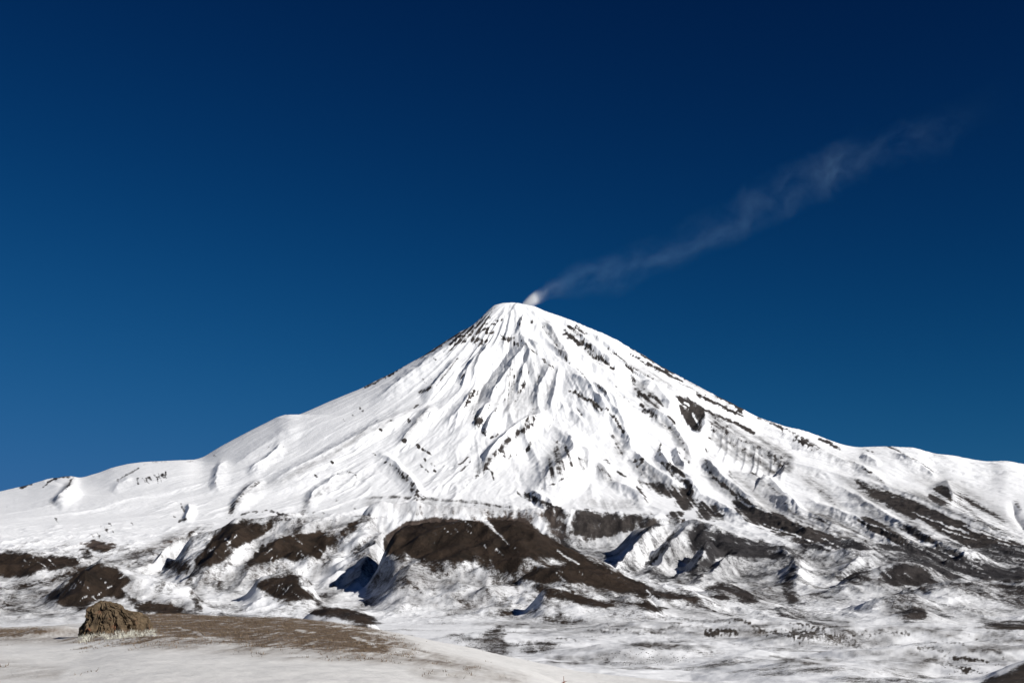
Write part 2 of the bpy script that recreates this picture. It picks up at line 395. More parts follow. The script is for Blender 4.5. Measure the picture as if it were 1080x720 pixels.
R1((483,377),(473,392),(460,406),(443,415), w0=.9, w1=1.4, val=.55, soft=1.3)  # shade in this gully and the next, painted as partial cover
R1((506,372),(498,388),(486,398), w0=1, w1=.8, val=.4, soft=1.5)
R1((440,414),(447,411),(455,408), w0=.6, w1=.8, val=.6)
# left flank specks
R1((413,443),(425,441), w0=1.2, w1=1, val=.8, dots=.7); R1((431,443),(434,446), w0=1.9, val=.95)
R1((442,414),(448,411), w0=1.8, w1=1, val=.9); R1((437,430),(441,427), w0=1.4, val=.8)
R1((440,469),(447,474),(454,479), w0=1.8, w1=.8, val=.9)
R1((424,464),(427,465), w0=1.5, val=.8); R1((448,441),(452,444), w0=.9, val=.6)
for a0, b0 in [(447,484),(455,488),(457,495),(444,490),(449,495),(400,452),(349,486),(332,500),(362,443),(372,437),(380,431)]: R1((a0,b0),(a0+2,b0+2), w0=1.2, val=.85)
R1((385,472),(398,481),(412,490), w0=.7, w1=1.2, val=.6, dots=.9)
R1((412,489),(422,497),(430,505),(436,514),(442,524), w0=1.2, w1=3.2, val=.75, dots=.6)
R1((355,499),(365,496),(376,501), w0=1.2, w1=1.6, val=.75, dots=.8)
R1((366,500),(350,512),(335,522),(322,530),(320,541), w0=1.0, w1=2.0, val=.5, soft=1.8, dots=.4)
R1((302,462),(297,470), w0=1.6, w1=2, val=.5, dots=.6); R1((286,470),(270,482), w0=.7, w1=.6, val=.5, dots=.6)
R1((272,508),(258,516),(250,527),(243,540), w0=2, w1=2.8, val=.55, soft=2)  # shade left of the ridge crest, painted dark
R1((386,525),(405,525),(430,524),(458,527),(485,528),(510,531),(540,536), w0=.5, w1=1.2, val=.7, dots=.9, wob=4)
R1((355,528),(368,531),(375,537), w0=2, w1=1, val=.4, soft=2, dots=.6); R1((340,532),(352,524), w0=1, val=.3)
# far left shoulder
R1((46,513),(55,506),(66,503),(77,502.5), w0=1.1, w1=1.5, val=.9, dots=.5)
R1((20,515),(28,512),(33,511), w0=1.0, w1=1.4, val=.85, dots=.6)
R1((77,503),(70,516),(55,530), w0=1.4, w1=1.2, val=.6)  # shaded left face of the shoulder, painted dark
R1((124,507),(127,504),(136,499),(146,494), w0=1.1, w1=.9, val=.85, dots=.3)
R1((150,490),(165,487),(180,486), w0=.7, w1=.9, val=.6, dots=.8); R1((196,487),(206,486), w0=.9, val=.6, dots=.8)
for i in range(9):
    a0 = 146 + i * 3.7; b0 = 504 - i * .5 + rng.uniform(-2, 2)
    a0 += rng.uniform(-2, 2); R1((a0, b0), (a0 + rng.uniform(1, 5), b0 + rng.uniform(3, 9)), w0=rng.uniform(.7, 1.3), w1=.5, val=rng.uniform(.5, .85), wob=3, dots=.5)
R1((227,500),(228,510), w0=1.2, val=.7); R1((191,531),(195,540), w0=1.4, val=.75); R1((188,549),(196,547), w0=1, val=.8)
for a0, b0 in [(105,553),(110,556),(113,560),(115,551),(96,563),(93,561),(58,546),(60,549),(138,551),(5,532),(182,543),(118,559),(103,563)]: R1((a0,b0),(a0+2,b0+2), w0=1.1, val=.7, dots=.6)
R1((224,480),(229,482), w0=1.0, val=.6)
# rocks low on the cone, right of centre
poly([(588,463),(597,470),(604,484),(599,497),(584,505),(571,508),(577,492),(582,476)], .3, 4, 4)  # triangular shade left of the crest, painted as partial cover
R1((588,463),(592,470),(600,478), w0=1.3, w1=2, val=.6, dots=.7)
R1((612,480),(616,487),(616,494), w0=1.2, w1=1.8, val=.7, soft=1.5)
R1((630,493),(640,500),(645,507), w0=3, w1=2, val=.55, soft=3)
R1((638,485),(643,488), w0=.9, val=.8); R1((651,497),(660,502), w0=1.2, w1=1, val=.85); R1((633,482),(640,488), w0=.8, val=.7)
R1((672,514),(680,522),(684,530), w0=1.6, w1=1.2, val=.65, soft=1.6)
R1((553,520),(564,526),(578,531),(592,537), w0=2.2, w1=1.6, val=.85)
R1((540,516),(552,524),(570,532),(590,538), w0=.8, w1=.8, val=.7)
R1((600,500),(585,510),(568,517),(553,522), w0=.9, w1=.9, val=.6)
R1((500,503),(508,497),(520,480),(535,466),(548,455),(562,447),(566,436), w0=2.8, w1=.8, val=.55, soft=1.8)  # shaded side of the long gully, painted into the cover
R1((512,492),(518,497),(521,505), w0=.9, w1=1.1, val=.9); R1((495,481),(488,487),(480,491), w0=.8, val=.7); R1((497,487),(490,493),(485,498), w0=.8, val=.7)
R1((517,462),(525,458), w0=1.5, w1=1, val=.8); R1((530,475),(536,484),(542,480), w0=2, w1=2.5, val=.45, soft=2, dots=.7)
R1((560,466),(556,474), w0=1.5, val=.5, dots=.6); R1((545,480),(552,474), w0=1.2, val=.4, dots=.6)
R1((668,486),(678,484),(672,492), w0=1.6, w1=1.6, val=.8, dots=.7)
poly([(671,498),(684,507),(700,510),(714,514),(718,522),(706,525),(690,518),(678,510)], .72, 4, 8)
R1((697,466),(695,478),(700,490),(712,502),(728,512), w0=1.2, w1=3.0, val=.75, dots=.5)
R1((704,490),(712,494),(722,502), w0=2.6, w1=1.6, val=.85)
R1((714,470),(718,482),(726,492), w0=1.0, w1=2, val=.6, dots=.7)
poly([(713,516),(724,512),(732,520),(732,535),(722,537),(712,530)], .75, 4, 7)
poly([(735,526),(748,530),(758,538),(764,548),(748,548),(734,543)], .75, 4, 7)
R1((744,472),(745,490),(752,503),(764,512),(780,524),(795,534), w0=1, w1=3.6, val=.75, dots=.5)
R1((768,498),(772,503),(778,508), w0=1.8, w1=1.4, val=.7, soft=2)
R1((784,496),(796,500),(812,511),(824,522),(832,534), w0=1, w1=2.6, val=.6, soft=2)
poly([(770,528),(790,530),(812,540),(840,548),(870,562),(890,568),(880,574),(845,570),(812,562),(785,548)], .8, 3, 5)
# right skyline and rock bands
R1((800,440),(815,446),(826,454), w0=1.6, w1=1.4, val=.8, dots=.8)
R1((800,441),(822,449),(845,461),(868,474), w0=1.2, w1=1.8, val=.7, dots=.8)
R1((838,462),(856,470),(876,480),(900,488),(918,497),(930,508),(936,516), w0=2.2, w1=1.0, val=.8, dots=.9)
R1((864,463),(874,467),(886,473), w0=1.4, w1=1.6, val=.85, dots=.3)
R1((905,472),(914,475),(925,477), w0=1.3, w1=.7, val=.6, dots=.6)
R1((937,471),(948,476),(965,485),(985,497), w0=1.1, w1=.7, val=.8)
poly([(980,519),(988,512),(999,512),(1003,522),(1005,536),(988,531),(978,524)], .72, 2, 2)  # shaded trapezoid face, its shade painted as bare rock
poly([(1003,516),(1018,520),(1040,532),(1062,550),(1076,563),(1050,560),(1018,546),(1006,536)], .42, 4, 4)
R1((1010,522),(1030,531),(1048,542), w0=1, w1=1.2, val=.6, dots=.8)
R1((905,506),(935,516),(960,527), w0=5, w1=5, val=.45, soft=6)
poly([(905,513),(935,520),(965,529),(1000,543),(1035,556),(1080,572),(1140,590),(1140,604),(1080,600),(1050,592),(1022,578),(1000,566),(980,558),(955,545),(930,532)], .86, 7, 6)
R1((900,497),(930,512),(975,530),(1010,546),(1050,562),(1085,573), w0=1.4, w1=1.6, val=.05, soft=1.6)
poly([(932,545),(948,549),(965,556),(990,572),(1030,588),(1060,598),(1030,596),(1000,586),(975,574),(950,560)], .88, 2.5, 3)
poly([(898,545),(916,544),(935,555),(960,570),(985,580),(1010,592),(975,586),(940,572),(915,560)], .85, 3, 3)
R1((936,547),(950,560),(965,569),(985,576), w0=1.0, w1=1.6, val=.05, soft=1)
R1((968,548),(985,562),(1010,574),(1040,590),(1070,602), w0=2.0, w1=1.2, val=.08, soft=1.6)
R1((862,514),(876,524),(885,540), w0=3, w1=2.2, val=.6, soft=3, dots=.5)
R1((845,500),(862,514),(880,525), w0=3, w1=3, val=.35, soft=4)
R1((830,532),(858,545),(885,556),(912,566), w0=2.6, w1=3.2, val=.7, soft=2.5)
R1((800,540),(830,545),(860,556), w0=2, w1=2, val=.65, soft=2)
R1((1063,524),(1068,542),(1075,555),(1090,566), w0=1.0, w1=1.4, val=.05)
R1((1072,528),(1076,545), w0=3, w1=2, val=.4, soft=3)
for q in range(5):
    o = q * 15
    R1((815 + o * 1.5, 533 + o * .35), (840 + o * 1.5, 545 + o * .35), (868 + o * 1.4, 556 + o * .35), w0=.5, w1=1.1, val=.05, soft=1.0)
for i in range(46):      # snow caught in the runnels of the right flank
    a0 = rng.uniform(770, 1090); b0 = 505 + (a0 - 770) * .17 + rng.uniform(0, 52); ln = rng.uniform(16, 62); sl = rng.uniform(.34, .52)
    R1((a0, b0), (a0 + ln * .5, b0 + ln * .5 * sl), (a0 + ln, b0 + ln * sl * .9), w0=rng.uniform(.3, .8), w1=rng.uniform(.3, 1.2), val=.05, soft=1.1, wob=3, dots=.5)
# ------------------------------------------------------------------ bare ground and painted shade: bench and foothills
poly([(586,538),(610,538),(640,541),(690,543),(712,546),(690,556),(660,562),(625,566),(600,565),(584,554)], .72, 4, 4)
poly([(530,537),(586,538),(590,556),(560,550)], .5, 5, 4)
R1((540,541),(580,547),(620,552),(655,556), w0=3, w1=2, val=.45, soft=4, dots=.5)
R1((606,537),(601,548),(598,562), w0=.8, w1=1.5, val=.05)
R1((600,570),(625,568),(650,562), w0=2, w1=2.5, val=.7, soft=2.5, dots=.5)
R1((440,534),(480,537),(520,540),(545,546), w0=2.2, w1=3, val=.45, soft=4, dots=.5)
R1((425,540),(450,541), w0=2, w1=2, val=.35, soft=2.5)
R1((395,546),(412,546), w0=2.2, w1=1.6, val=.6, soft=2)
# central brown hill
poly([(404,567),(418,556),(432,550),(455,547),(480,547),(505,549),(530,545),(547,546),(560,552),(580,565),(604,577),(626,590),(650,603),(676,614),(700,622),(730,628),(745,631),(735,634),(700,633),(672,626),(640,617),(612,603),(590,594),(566,590),(550,592),(545,603),(532,606),(515,602),(495,592),(470,590),(440,591),(420,588),(405,580)], 1.0, 2.2, 4)
R1((405,585),(440,594),(470,593),(500,600), w0=3, w1=3, val=.6, soft=4)
poly([(556,586),(575,590),(600,592),(588,597),(566,600),(552,606),(548,598)], .2, 3.5, 3)
R1((487,548),(492,551),(497,555), w0=.5, w1=.8, val=.1); R1((508,547),(516,554),(525,562),(538,575), w0=1.4, w1=.3, val=.1, wob=1)
R1((512,548),(520,555), w0=.6, w1=.6, val=.1); R1((516,588),(521,598),(530,607),(540,617), w0=.5, w1=2.4, val=.08, wob=1); R1((534,602),(538,609), w0=.8, w1=1, val=.1)
R1((588,580),(598,588),(610,594), w0=.8, w1=1.2, val=.08, wob=1)
poly([(548,601),(565,597),(595,595),(618,598),(645,607),(672,617),(690,625),(694,631),(676,629),(650,622),(620,616),(590,615),(565,613),(550,608)], 1.0, 2, 3)
R1((560,617),(600,619),(630,617),(650,624),(690,630), w0=1.4, w1=1.6, val=.5, soft=2)
poly([(562,619),(580,620),(604,621),(622,628),(652,632),(684,636),(714,642),(690,645),(655,640),(625,640),(600,634),(580,630)], .97, 1.8, 3)
R1((583,618),(605,624),(625,631),(660,631), w0=.6, w1=.8, val=.1); R1((682,622),(692,632),(700,637), w0=.6, w1=.9, val=.08, wob=1)
# streaky apron below the central hill
for a0, b0, c0, d0, ww, vv in [(420,612,470,620,4,.45),(440,620,465,628,5,.5),(395,608,430,606,3,.35),(470,605,500,612,3,.35),(400,625,430,620,2.5,.3),(470,640,510,628,4,.28),(520,640,545,652,3,.5),(430,640,460,632,3,.3),(530,648,536,644,3,.6),(380,630,400,640,2,.35),(555,650,600,646,3,.55),(450,600,480,603,2,.4)]:
    R1((a0, b0), ((a0 + c0) / 2, (b0 + d0) / 2 + 1), (c0, d0), w0=ww, w1=ww, val=vv, soft=4, wob=5, dots=.5)
for i in range(60):
    a0 = rng.uniform(385, 560); b0 = rng.uniform(598, 655); ln = rng.uniform(8, 22)
    R1((a0, b0), (a0 + ln, b0 + ln * rng.uniform(-.1, .45)), w0=.5, w1=.4, val=rng.uniform(.3, .65), soft=1.0, wob=2)
for i in range(22):
    a0 = rng.uniform(540, 572); b0 = rng.uniform(620, 640)
    R1((a0, b0), (a0 + 14, b0 + 9), w0=.6, w1=.3, val=.6, soft=.8, wob=1)
# left foothills
poly([(203,590),(215,578),(226,566),(240,552),(262,548),(288,552),(292,556),(276,564),(262,572),(248,578),(238,590),(222,597),(208,597)], .97, 2, 4)
R1((284,550),(300,547),(326,551), w0=2.4, w1=1.6, val=.9, dots=.4)
R1((258,560),(280,556),(290,562), w0=3, w1=2.5, val=.6, soft=3)
poly([(256,592),(268,584),(278,575),(300,566),(318,562),(342,561),(366,565),(360,573),(346,577),(336,590),(324,588),(312,593),(298,588),(278,594),(262,598)], .97, 2.2, 4)
poly([(355,566),(366,552),(384,543),(389,545),(378,557),(368,566)], .85, 1.6, 3)
R1((330,602),(342,594),(350,585), w0=3, w1=3, val=.55, soft=2, dots=.9)
poly([(270,616),(282,607),(302,605),(318,608),(331,616),(328,620),(316,616),(322,623),(334,627),(328,633),(304,634),(284,627)], .97, 1.8, 3)
R1((280,628),(292,634),(310,638), w0=1.4, w1=1.2, val=.45, soft=2, dots=.5)
R1((285,540),(300,542),(320,540),(345,541), w0=1, w1=.8, val=.5, dots=.7); R1((240,546),(262,540),(285,538),(298,542), w0=1.0, w1=1.3, val=.8, dots=.6)
R1((330,541),(340,535), w0=1, val=.5, dots=.5); R1((388,541),(392,546), w0=1.5, val=.7)
# shaded ridge flank, its shade painted in as partial cover
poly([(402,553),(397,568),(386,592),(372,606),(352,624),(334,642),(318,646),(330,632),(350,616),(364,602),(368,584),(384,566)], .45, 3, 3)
poly([(318,646),(338,640),(368,641),(390,648),(404,657),(388,659),(355,652)], .97, 1.6, 2)
R1((225,556),(205,572),(185,590),(165,606), w0=3, w1=3, val=.4, soft=4)
R1((213,556),(190,566),(165,577),(140,588),(120,593), w0=3.4, w1=2.6, val=.62, soft=3.5, dots=.3)
R1((172,586),(150,592),(135,594), w0=2.2, w1=2, val=.7, dots=.6); poly([(176,592),(192,591),(206,597),(188,604),(176,600)], .85, 2, 4)
for a0, b0, c0, d0 in [(150,606,162,607),(168,605,180,609),(140,614,150,612),(156,620,170,616),(188,606,202,603),(165,612,176,618),(150,628,175,622)]:
    R1((a0, b0), (c0, d0), w0=1.4, w1=1.2, val=.6, soft=1.4, dots=.7, wob=3)
poly([(86,573),(97,569),(112,571),(123,573),(121,579),(108,582),(94,578)], .92, 1.3, 3)
poly([(79,579),(88,577),(97,583),(90,587)], .9, 1.2, 2)
poly([(-60,584),(0,583),(26,582),(34,585),(60,585),(92,590),(80,596),(58,600),(40,603),(20,608),(-60,609)], .97, 1.8, 3)
R1((0,620),(30,618),(60,610),(88,600), w0=2.6, w1=3.4, val=.8, soft=2, dots=.4)
R1((-40,632),(0,631),(10,630), w0=2, w1=2, val=.8, dots=.3); R1((0,615),(20,616), w0=1, val=.6, dots=.5)
poly([(42,628),(60,622),(76,610),(92,600),(106,592),(114,597),(134,604),(140,612),(130,620),(112,628),(92,640),(78,646),(62,636)], .95, 2.4, 4)
R1((110,622),(130,628),(150,638),(175,642),(205,646), w0=5, w1=3.4, val=.8, soft=3, dots=.4)
poly([(140,641),(165,636),(190,640),(208,647),(180,650),(150,648)], .9, 2, 3)
R1((200,612),(208,618),(200,628), w0=3, w1=2, val=.5, soft=2.5); R1((206,632),(212,646), w0=3.4, w1=3, val=.85, soft=1.6)
R1((218,604),(224,618),(230,632), w0=1.4, w1=1.2, val=.55, dots=.6)
R1((0,640),(30,642),(55,636), w0=4, w1=3, val=.6, soft=3.5, dots=.6); R1((0,652),(20,650),(35,646), w0=2, w1=2, val=.6, dots=.6)
R1((230,618),(250,628),(255,640), w0=4, w1=3, val=.25, soft=5, dots=.4); R1((262,606),(240,616), w0=2, w1=2, val=.35, soft=3)
# right foothills
R1((722,549),(712,562),(698,580),(680,598), w0=2.2, w1=3.0, val=.95, dots=.5)
R1((718,549),(706,563),(690,580),(672,597), w0=.9, w1=1.2, val=.05, wob=1.5)
poly([(735,552),(760,558),(790,567),(812,574),(830,578),(800,580),(770,576),(748,578),(732,582),(722,574),(726,560)], .8, 3, 4)
R1((724,548),(745,550),(770,560),(800,571), w0=1, w1=.8, val=.1)
R1((700,546),(678,564),(650,582), w0=1.1, w1=.8, val=.75); R1((706,543),(720,541), w0=3, w1=2.5, val=.85)
R1((690,560),(668,576),(648,592), w0=3, w1=2, val=.35, soft=3)
poly([(745,578),(770,573),(800,577),(830,583),(850,580),(845,588),(820,590),(790,586),(760,588),(742,594)], .9, 2.5, 4)
poly([(722,602),(736,592),(752,592),(750,604),(738,610),(724,608)], .7, 3, 5)
poly([(740,620),(757,612),(772,613),(786,620),(796,628),(806,636),(790,638),(768,632),(750,630)], .8, 2, 3)
R1((770,592),(790,594),(815,598),(836,594), w0=3, w1=3, val=.5, soft=3.5)
poly([(824,604),(838,596),(842,606),(838,622),(848,634),(834,640),(824,626)], .7, 3, 3)  # shaded slope left of the curved rib, shade painted dark
R1((845,600),(838,612),(842,624),(848,632), w0=1.2, w1=1.4, val=.08)
R1((600,575),(640,570),(660,572), w0=2, w1=1.6, val=.5, dots=.7)
R1((655,600),(670,600), w0=3, val=.7, dots=.5); R1((690,612),(720,616), w0=2, w1=2, val=.35, soft=2.5); R1((690,604),(720,608),(740,612), w0=1.3, val=.5, dots=.7)
poly([(830,570),(850,572),(900,569),(940,574),(975,580),(1010,590),(1060,600),(1140,604),(1140,614),(1080,613),(1040,612),(1000,612),(985,602),(965,590),(940,586),(900,582),(860,580)], .92, 3, 4)
R1((880,581),(930,582),(975,588),(1000,600),(1030,612),(1080,616), w0=1.8, w1=1.0, val=.12, soft=1.5)
R1((860,583),(915,586),(922,600), w0=1.4, w1=2.6, val=.12, soft=2)
poly([(926,604),(936,597),(950,593),(966,595),(982,604),(990,612),(965,616),(938,617),(926,612)], .96, 2, 3)
poly([(878,604),(898,596),(915,590),(920,600),(918,616),(900,622),(886,614)], .6, 4.5, 6)
R1((845,588),(860,590),(890,588), w0=3, w1=2.5, val=.5, soft=3)
R1((855,624),(870,629),(895,634), w0=2.6, w1=2, val=.7, soft=2.2); R1((855,620),(868,618),(880,622), w0=1.6, val=.6, soft=2)
poly([(968,618),(1000,613),(1050,614),(1140,614),(1140,632),(1080,632),(1040,628),(1000,624),(975,626)], .5, 6, 5)
R1((1000,622),(1030,634),(1046,648), w0=2, w1=2.6, val=.4, soft=4, dots=.5); R1((1060,632),(1100,634), w0=4, w1=4, val=.5, soft=4)
poly([(938,628),(957,620),(967,625),(960,634),(944,638)], .6, 3, 3); poly([(942,646),(958,638),(976,641),(980,648),(960,655),(955,655),(944,650)], .72, 2.4, 3)
R1((955,654),(975,651), w0=2.6, val=.8, soft=2)
poly([(1026,662),(1050,655),(1080,653),(1140,652),(1140,663),(1080,664)], .85, 2, 2)
R1((820,646),(850,654),(880,661),(892,662), w0=2.4, w1=1.2, val=.9, soft=1.3)
R1((730,636),(760,646),(785,650), w0=2, w1=1.2, val=.6, dots=.5); R1((716,632),(745,640),(775,652),(790,656), w0=2.6, w1=1.6, val=.75, dots=.7)
R1((690,650),(720,652),(750,650),(770,655), w0=1.6, w1=1.2, val=.5, dots=.6)
for a0, b0, sx, sy, n in [(250,572,40,14,12),(320,576,40,10,12),(300,619,26,12,7),(105,612,30,18,9),(50,594,50,10,9),(760,566,50,12,10),(960,602,30,8,5),(900,575,60,8,8),(490,572,70,20,9),(620,606,60,10,8)]:
    for i in range(n):   # snow streaks and hollows on the dark hills
        q = a0 + rng.uniform(-sx, sx); p_ = b0 + rng.uniform(-sy, sy); ln = rng.uniform(5, 18); sg = 1 if q > 420 else rng.choice([-1, 1])
        R1((q, p_), (q + sg * ln * .6, p_ + ln * .5), w0=rng.uniform(.3, .9), w1=.3, val=.08, soft=1.0, wob=3, dots=.6)
# scrubby flats in front
for a0, b0, c0, d0, ww, vv in [(560,652,620,655,4,.45),(590,660,650,657,3,.4),(620,668,690,664,3,.45),(690,666,740,660,3,.5),(745,668,800,664,3,.75),(800,664,835,672,2.5,.8),(840,668,900,672,7,.6),(900,668,960,668,3,.75),(870,676,930,680,6,.35),(970,682,1000,686,2.4,.7),(1000,676,1030,686,2.5,.55),(1005,694,1045,697,1.8,.95),(1010,706,1036,709,1.7,.95),(1054,693,1060,694,1.6,.9),(990,697,1010,705,4,.45),(640,650,690,648,2,.5),(700,672,760,676,2,.35),(960,676,1080,668,3,.25),(1040,684,1090,678,2.5,.3)]:
    R1((a0, b0), ((a0 + c0) / 2, (b0 + d0) / 2 - 1), (c0, d0), w0=ww, w1=ww * .7, val=vv, soft=2.5, wob=6, dots=.8)
for i in range(70):
    a0 = rng.uniform(570, 1080); b0 = 652 + 34 * rng.random()**1.4; ln = rng.uniform(8, 30)
    R1((a0, b0), (a0 + ln, b0 + rng.uniform(-2, 2.5)), w0=.7, w1=.4, val=rng.uniform(.3, .8), soft=1.0, wob=3, dots=.6)
poly([(1030,722),(1046,713),(1062,706),(1080,699),(1140,684),(1140,740),(1030,740)], .85, 2, 3)  # near bank in shadow: the shadow is painted as bare ground
# ------------------------------------------------------------------ thin wind-blown snow, and slope shade painted in as darker ground
D = np.zeros_like(RU)
def dpoly(pts, val, soft=6.0, wob=5.0):
    pp, a, b = box(pts, soft + 14)
    u = RU[a, b] + wob * wn1[a, b]; v = RV[a, b] + wob * wn2[a, b]
    q = np.vstack([pp, pp[:1]]); d, _, _ = dist(q, u, v); ins = np.zeros(u.shape, bool)
    for i in range(len(q) - 1):
        x0, y0 = q[i]; x1, y1 = q[i + 1]
        if y0 == y1: continue
        ins ^= ((v >= min(y0, y1)) & (v < max(y0, y1))) & (u < x0 + (v - y0) / (y1 - y0) * (x1 - x0))
    D[a, b] = np.maximum(D[a, b], val * sstep(-soft, soft, np.where(ins, d, -d)))
def dst(w, val, *pts, soft=None, wob=3.0):
    soft = soft or w * .9
    pp, a, b = box(pts, w + soft + 8)
    d, t, _ = dist(pp, RU[a, b] + wob * wn1[a, b], RV[a, b] + wob * wn2[a, b])
    D[a, b] = np.maximum(D[a, b], val * sstep(-soft, soft, w - d) * np.minimum(1, np.minimum(t + .1, 1.1 - t) / .25))
# cone
dpoly([(545,364),(588,392),(584,412),(570,430),(545,440),(515,428),(506,414),(520,392)], .20, 8)  # shaded wedge below the summit, darkened in colour
dst(4, .35, (516,392), (505,418), (498,440)); dst(5, .30, (548,384), (540,410), (530,432)); dst(3, .3, (580,400), (570,420), (560,440))
dpoly([(745,434),(775,448),(812,464),(838,478),(836,500),(815,502),(780,485),(752,466)], .50, 5)
dpoly([(588,464),(602,482),(600,496),(584,505),(568,510),(574,492)], .40, 5)  # triangular shade, darkened in colour over the relief
dst(5, .5, (630,492), (638,500), (646,508)); dst(5, .3, (615,528), (640,532), (672,532)); dst(4, .45, (612,482), (617,494))
dst(5, .4, (645,458), (652,468), (656,482)); dst(6, .35, (668,404), (684,418), (694,430)); dst(4, .35, (618,366), (634,382))  # first stroke paints the shade beside the rib
dst(4, .4, (574,338), (588,366), (600,382)); dst(4, .45, (690,440), (706,452), (722,470), (728,490)); dst(6, .45, (672,490), (690,505), (715,520))
dst(6, .5, (744,480), (756,506), (784,526)); dst(8, .35, (768,500), (800,520), (826,536)); dst(7, .55, (780,530), (820,546), (870,562))
dst(5, .40, (790,500), (812,512), (832,532)); dst(7, .45, (845,500), (868,518), (886,540)); dst(9, .5, (905,506), (940,520), (985,534), (1030,552))
dpoly([(890,504),(940,516),(1000,538),(1060,562),(1140,585),(1140,606),(1060,600),(1000,590),(940,560),(905,530)], .55, 12)
dpoly([(820,535),(870,540),(920,556),(980,580),(1040,600),(980,596),(900,575),(840,562)], .62, 8)
dpoly([(960,500),(1010,506),(1050,530),(1090,560),(1050,562),(1005,540),(975,520)], .32, 10)
dst(4, .3, (850,466), (900,490), (935,514)); dst(3, .4, (702,390), (745,412), (782,434)); dst(3, .35, (660,380), (690,398), (715,412))
dst(3, .32, (447,424), (410,444), (380,460), (340,484), (300,504), (262,522), soft=5); dst(4, .3, (455,425), (440,445), (424,466))  # first stroke paints the shade along the left-flank gully
dst(3, .45, (366,500), (345,514), (325,528), (320,542)); dst(4, .4, (270,508), (254,522), (242,540)); dst(3, .4, (77,504), (66,520), (54,531))  # gully and ridge shade painted as darker strips
dst(3, .5, (565,434), (550,454), (528,472), (508,492), (498,503)); dst(2, .4, (482,377), (468,396), (444,415)); dst(2, .3, (507,371), (492,396))  # gully shade painted as narrow darker strips
dst(3.5, .45, (412,490), (430,506), (442,524)); dst(1.3, .8, (385,525), (420,524), (460,527), (500,529), (545,537), soft=1.4, wob=2)
dpoly([(385,527),(450,528),(520,532),(590,540),(600,562),(560,548),(500,543),(430,542),(390,540)], .34, 5)
# foothills, right of the hill
dpoly([(590,540),(650,543),(700,546),(682,566),(650,590),(622,598),(600,582),(585,562)], .58, 6)
dst(3, .1, (690,560), (660,582)); dpoly([(700,560),(735,552),(800,572),(850,580),(846,600),(840,630),(800,640),(760,630),(735,606),(712,598),(690,604)], .58, 8)  # basin: shade of its left-facing slopes painted into the colour
dpoly([(850,575),(960,572),(1010,588),(1140,604),(1140,634),(1060,632),(1000,626),(960,618),(905,626),(862,604)], .60, 9)
dpoly([(930,625),(960,618),(985,640),(1010,652),(960,658),(930,650)], .48, 7)
dpoly([(840,618),(880,622),(905,634),(870,638)], .5, 6); dst(6, .45, (1010,648), (1050,644), (1100,640)); dst(5, .4, (960,656), (1010,640), (1040,634))
dst(3, .55, (824,646), (860,656), (892,663)); dst(5, .5, (700,608), (740,612), (770,628)); dst(6, .4, (690,640), (740,646), (790,654))
# under the hill and to the left
dpoly([(400,586),(470,592),(520,606),(548,620),(520,634),(470,640),(420,628),(392,612)], .40, 10)
dst(6, .45, (430,618), (460,612), (500,622)); dst(5, .4, (395,640), (430,630), (470,640)); dst(5, .45, (470,650), (510,632), (545,646))
dst(9, .50, (402,554), (390,582), (374,604), (350,624), (326,645), soft=6); dst(5, .5, (436,550), (416,564), (404,582), soft=5)  # shaded left sides of spur and hill, painted darker
dst(7, .62, (262,548), (240,566), (216,590), (192,612), soft=6); dst(6, .55, (300,562), (278,580), (256,600), (228,620), soft=6)
dst(6, .62, (216,556), (186,568), (156,582), (118,596)); dst(5, .5, (205,575), (170,592), (120,600)); dst(8, .5, (282,602), (262,612), (244,628)); dst(6, .5, (222,604), (210,622), (210,640))
dpoly([(-60,600),(40,604),(80,594),(112,590),(146,606),(150,640),(80,654),(-60,656)], .52, 9); dst(8, .55, (120,622), (170,636), (212,645))
dpoly([(285,546),(360,545),(390,546),(366,566),(320,566),(280,590),(262,582)], .42, 7); dpoly([(330,590),(352,582),(345,606),(328,612)], .45, 5)
# flats in front
for q_ in range(34):
    a0 = rng.uniform(540, 1080); b0 = 652 + 48 * rng.random() ** 1.2; ln = rng.uniform(20, 90)
    dst(rng.uniform(1.2, 4.5), rng.uniform(.35, .75), (a0 - ln / 2, b0 + rng.uniform(-2, 2)), (a0, b0 - rng.uniform(0, 2)), (a0 + ln / 2, b0 + rng.uniform(-2, 3)), wob=6)
dpoly([(560,656),(640,652),(720,654),(700,662),(640,668),(590,672),(556,668)], .42, 6); dpoly([(700,668),(800,660),(900,666),(960,664),(940,680),(860,682),(780,674)], .52, 6)
dpoly([(930,688),(965,684),(990,694),(970,712),(945,716)], .45, 7); dpoly([(600,684),(690,684),(720,696),(650,704),(610,698)], .42, 6); dst(4, .55, (740,706), (760,699), (776,697))
#END

def blur(A, r):
    for ax in (0, 1):
        for _ in range(2):
            n = int(r * S); c = np.cumsum(np.pad(A, [(n + 1, n) if q == ax else (0, 0) for q in (0, 1)], mode='edge'), axis=ax)
            A = (np.take(c, range(2 * n + 1, c.shape[ax]), ax) - np.take(c, range(0, c.shape[ax] - 2 * n - 1), ax)) / (2 * n + 1)
    return A
for q_ in ([(468,671),(480,667),(500,670),(520,662),(536,661),(530,672),(540,688),(515,690),(490,684)], [(530,679),(552,676),(584,676),(592,681),(575,688),(550,688)]):
    poly(q_, .55, 4, 9)
M = M ** .8
MB = blur(M, 5)
MB2 = blur(M, 14)
def sample(A, u, v):
    x = np.clip((u - CU0) * S, 0, rw - 1.001); y = np.clip((v - CV0) * S, 0, rh - 1.001)
    xi = x.astype(np.int32); yi = y.astype(np.int32); fx = x - xi; fy = y - yi
    return (A[yi, xi] * (1 - fx) + A[yi, xi + 1] * fx) * (1 - fy) + (A[yi + 1, xi] * (1 - fx) + A[yi + 1, xi + 1] * fx) * fy

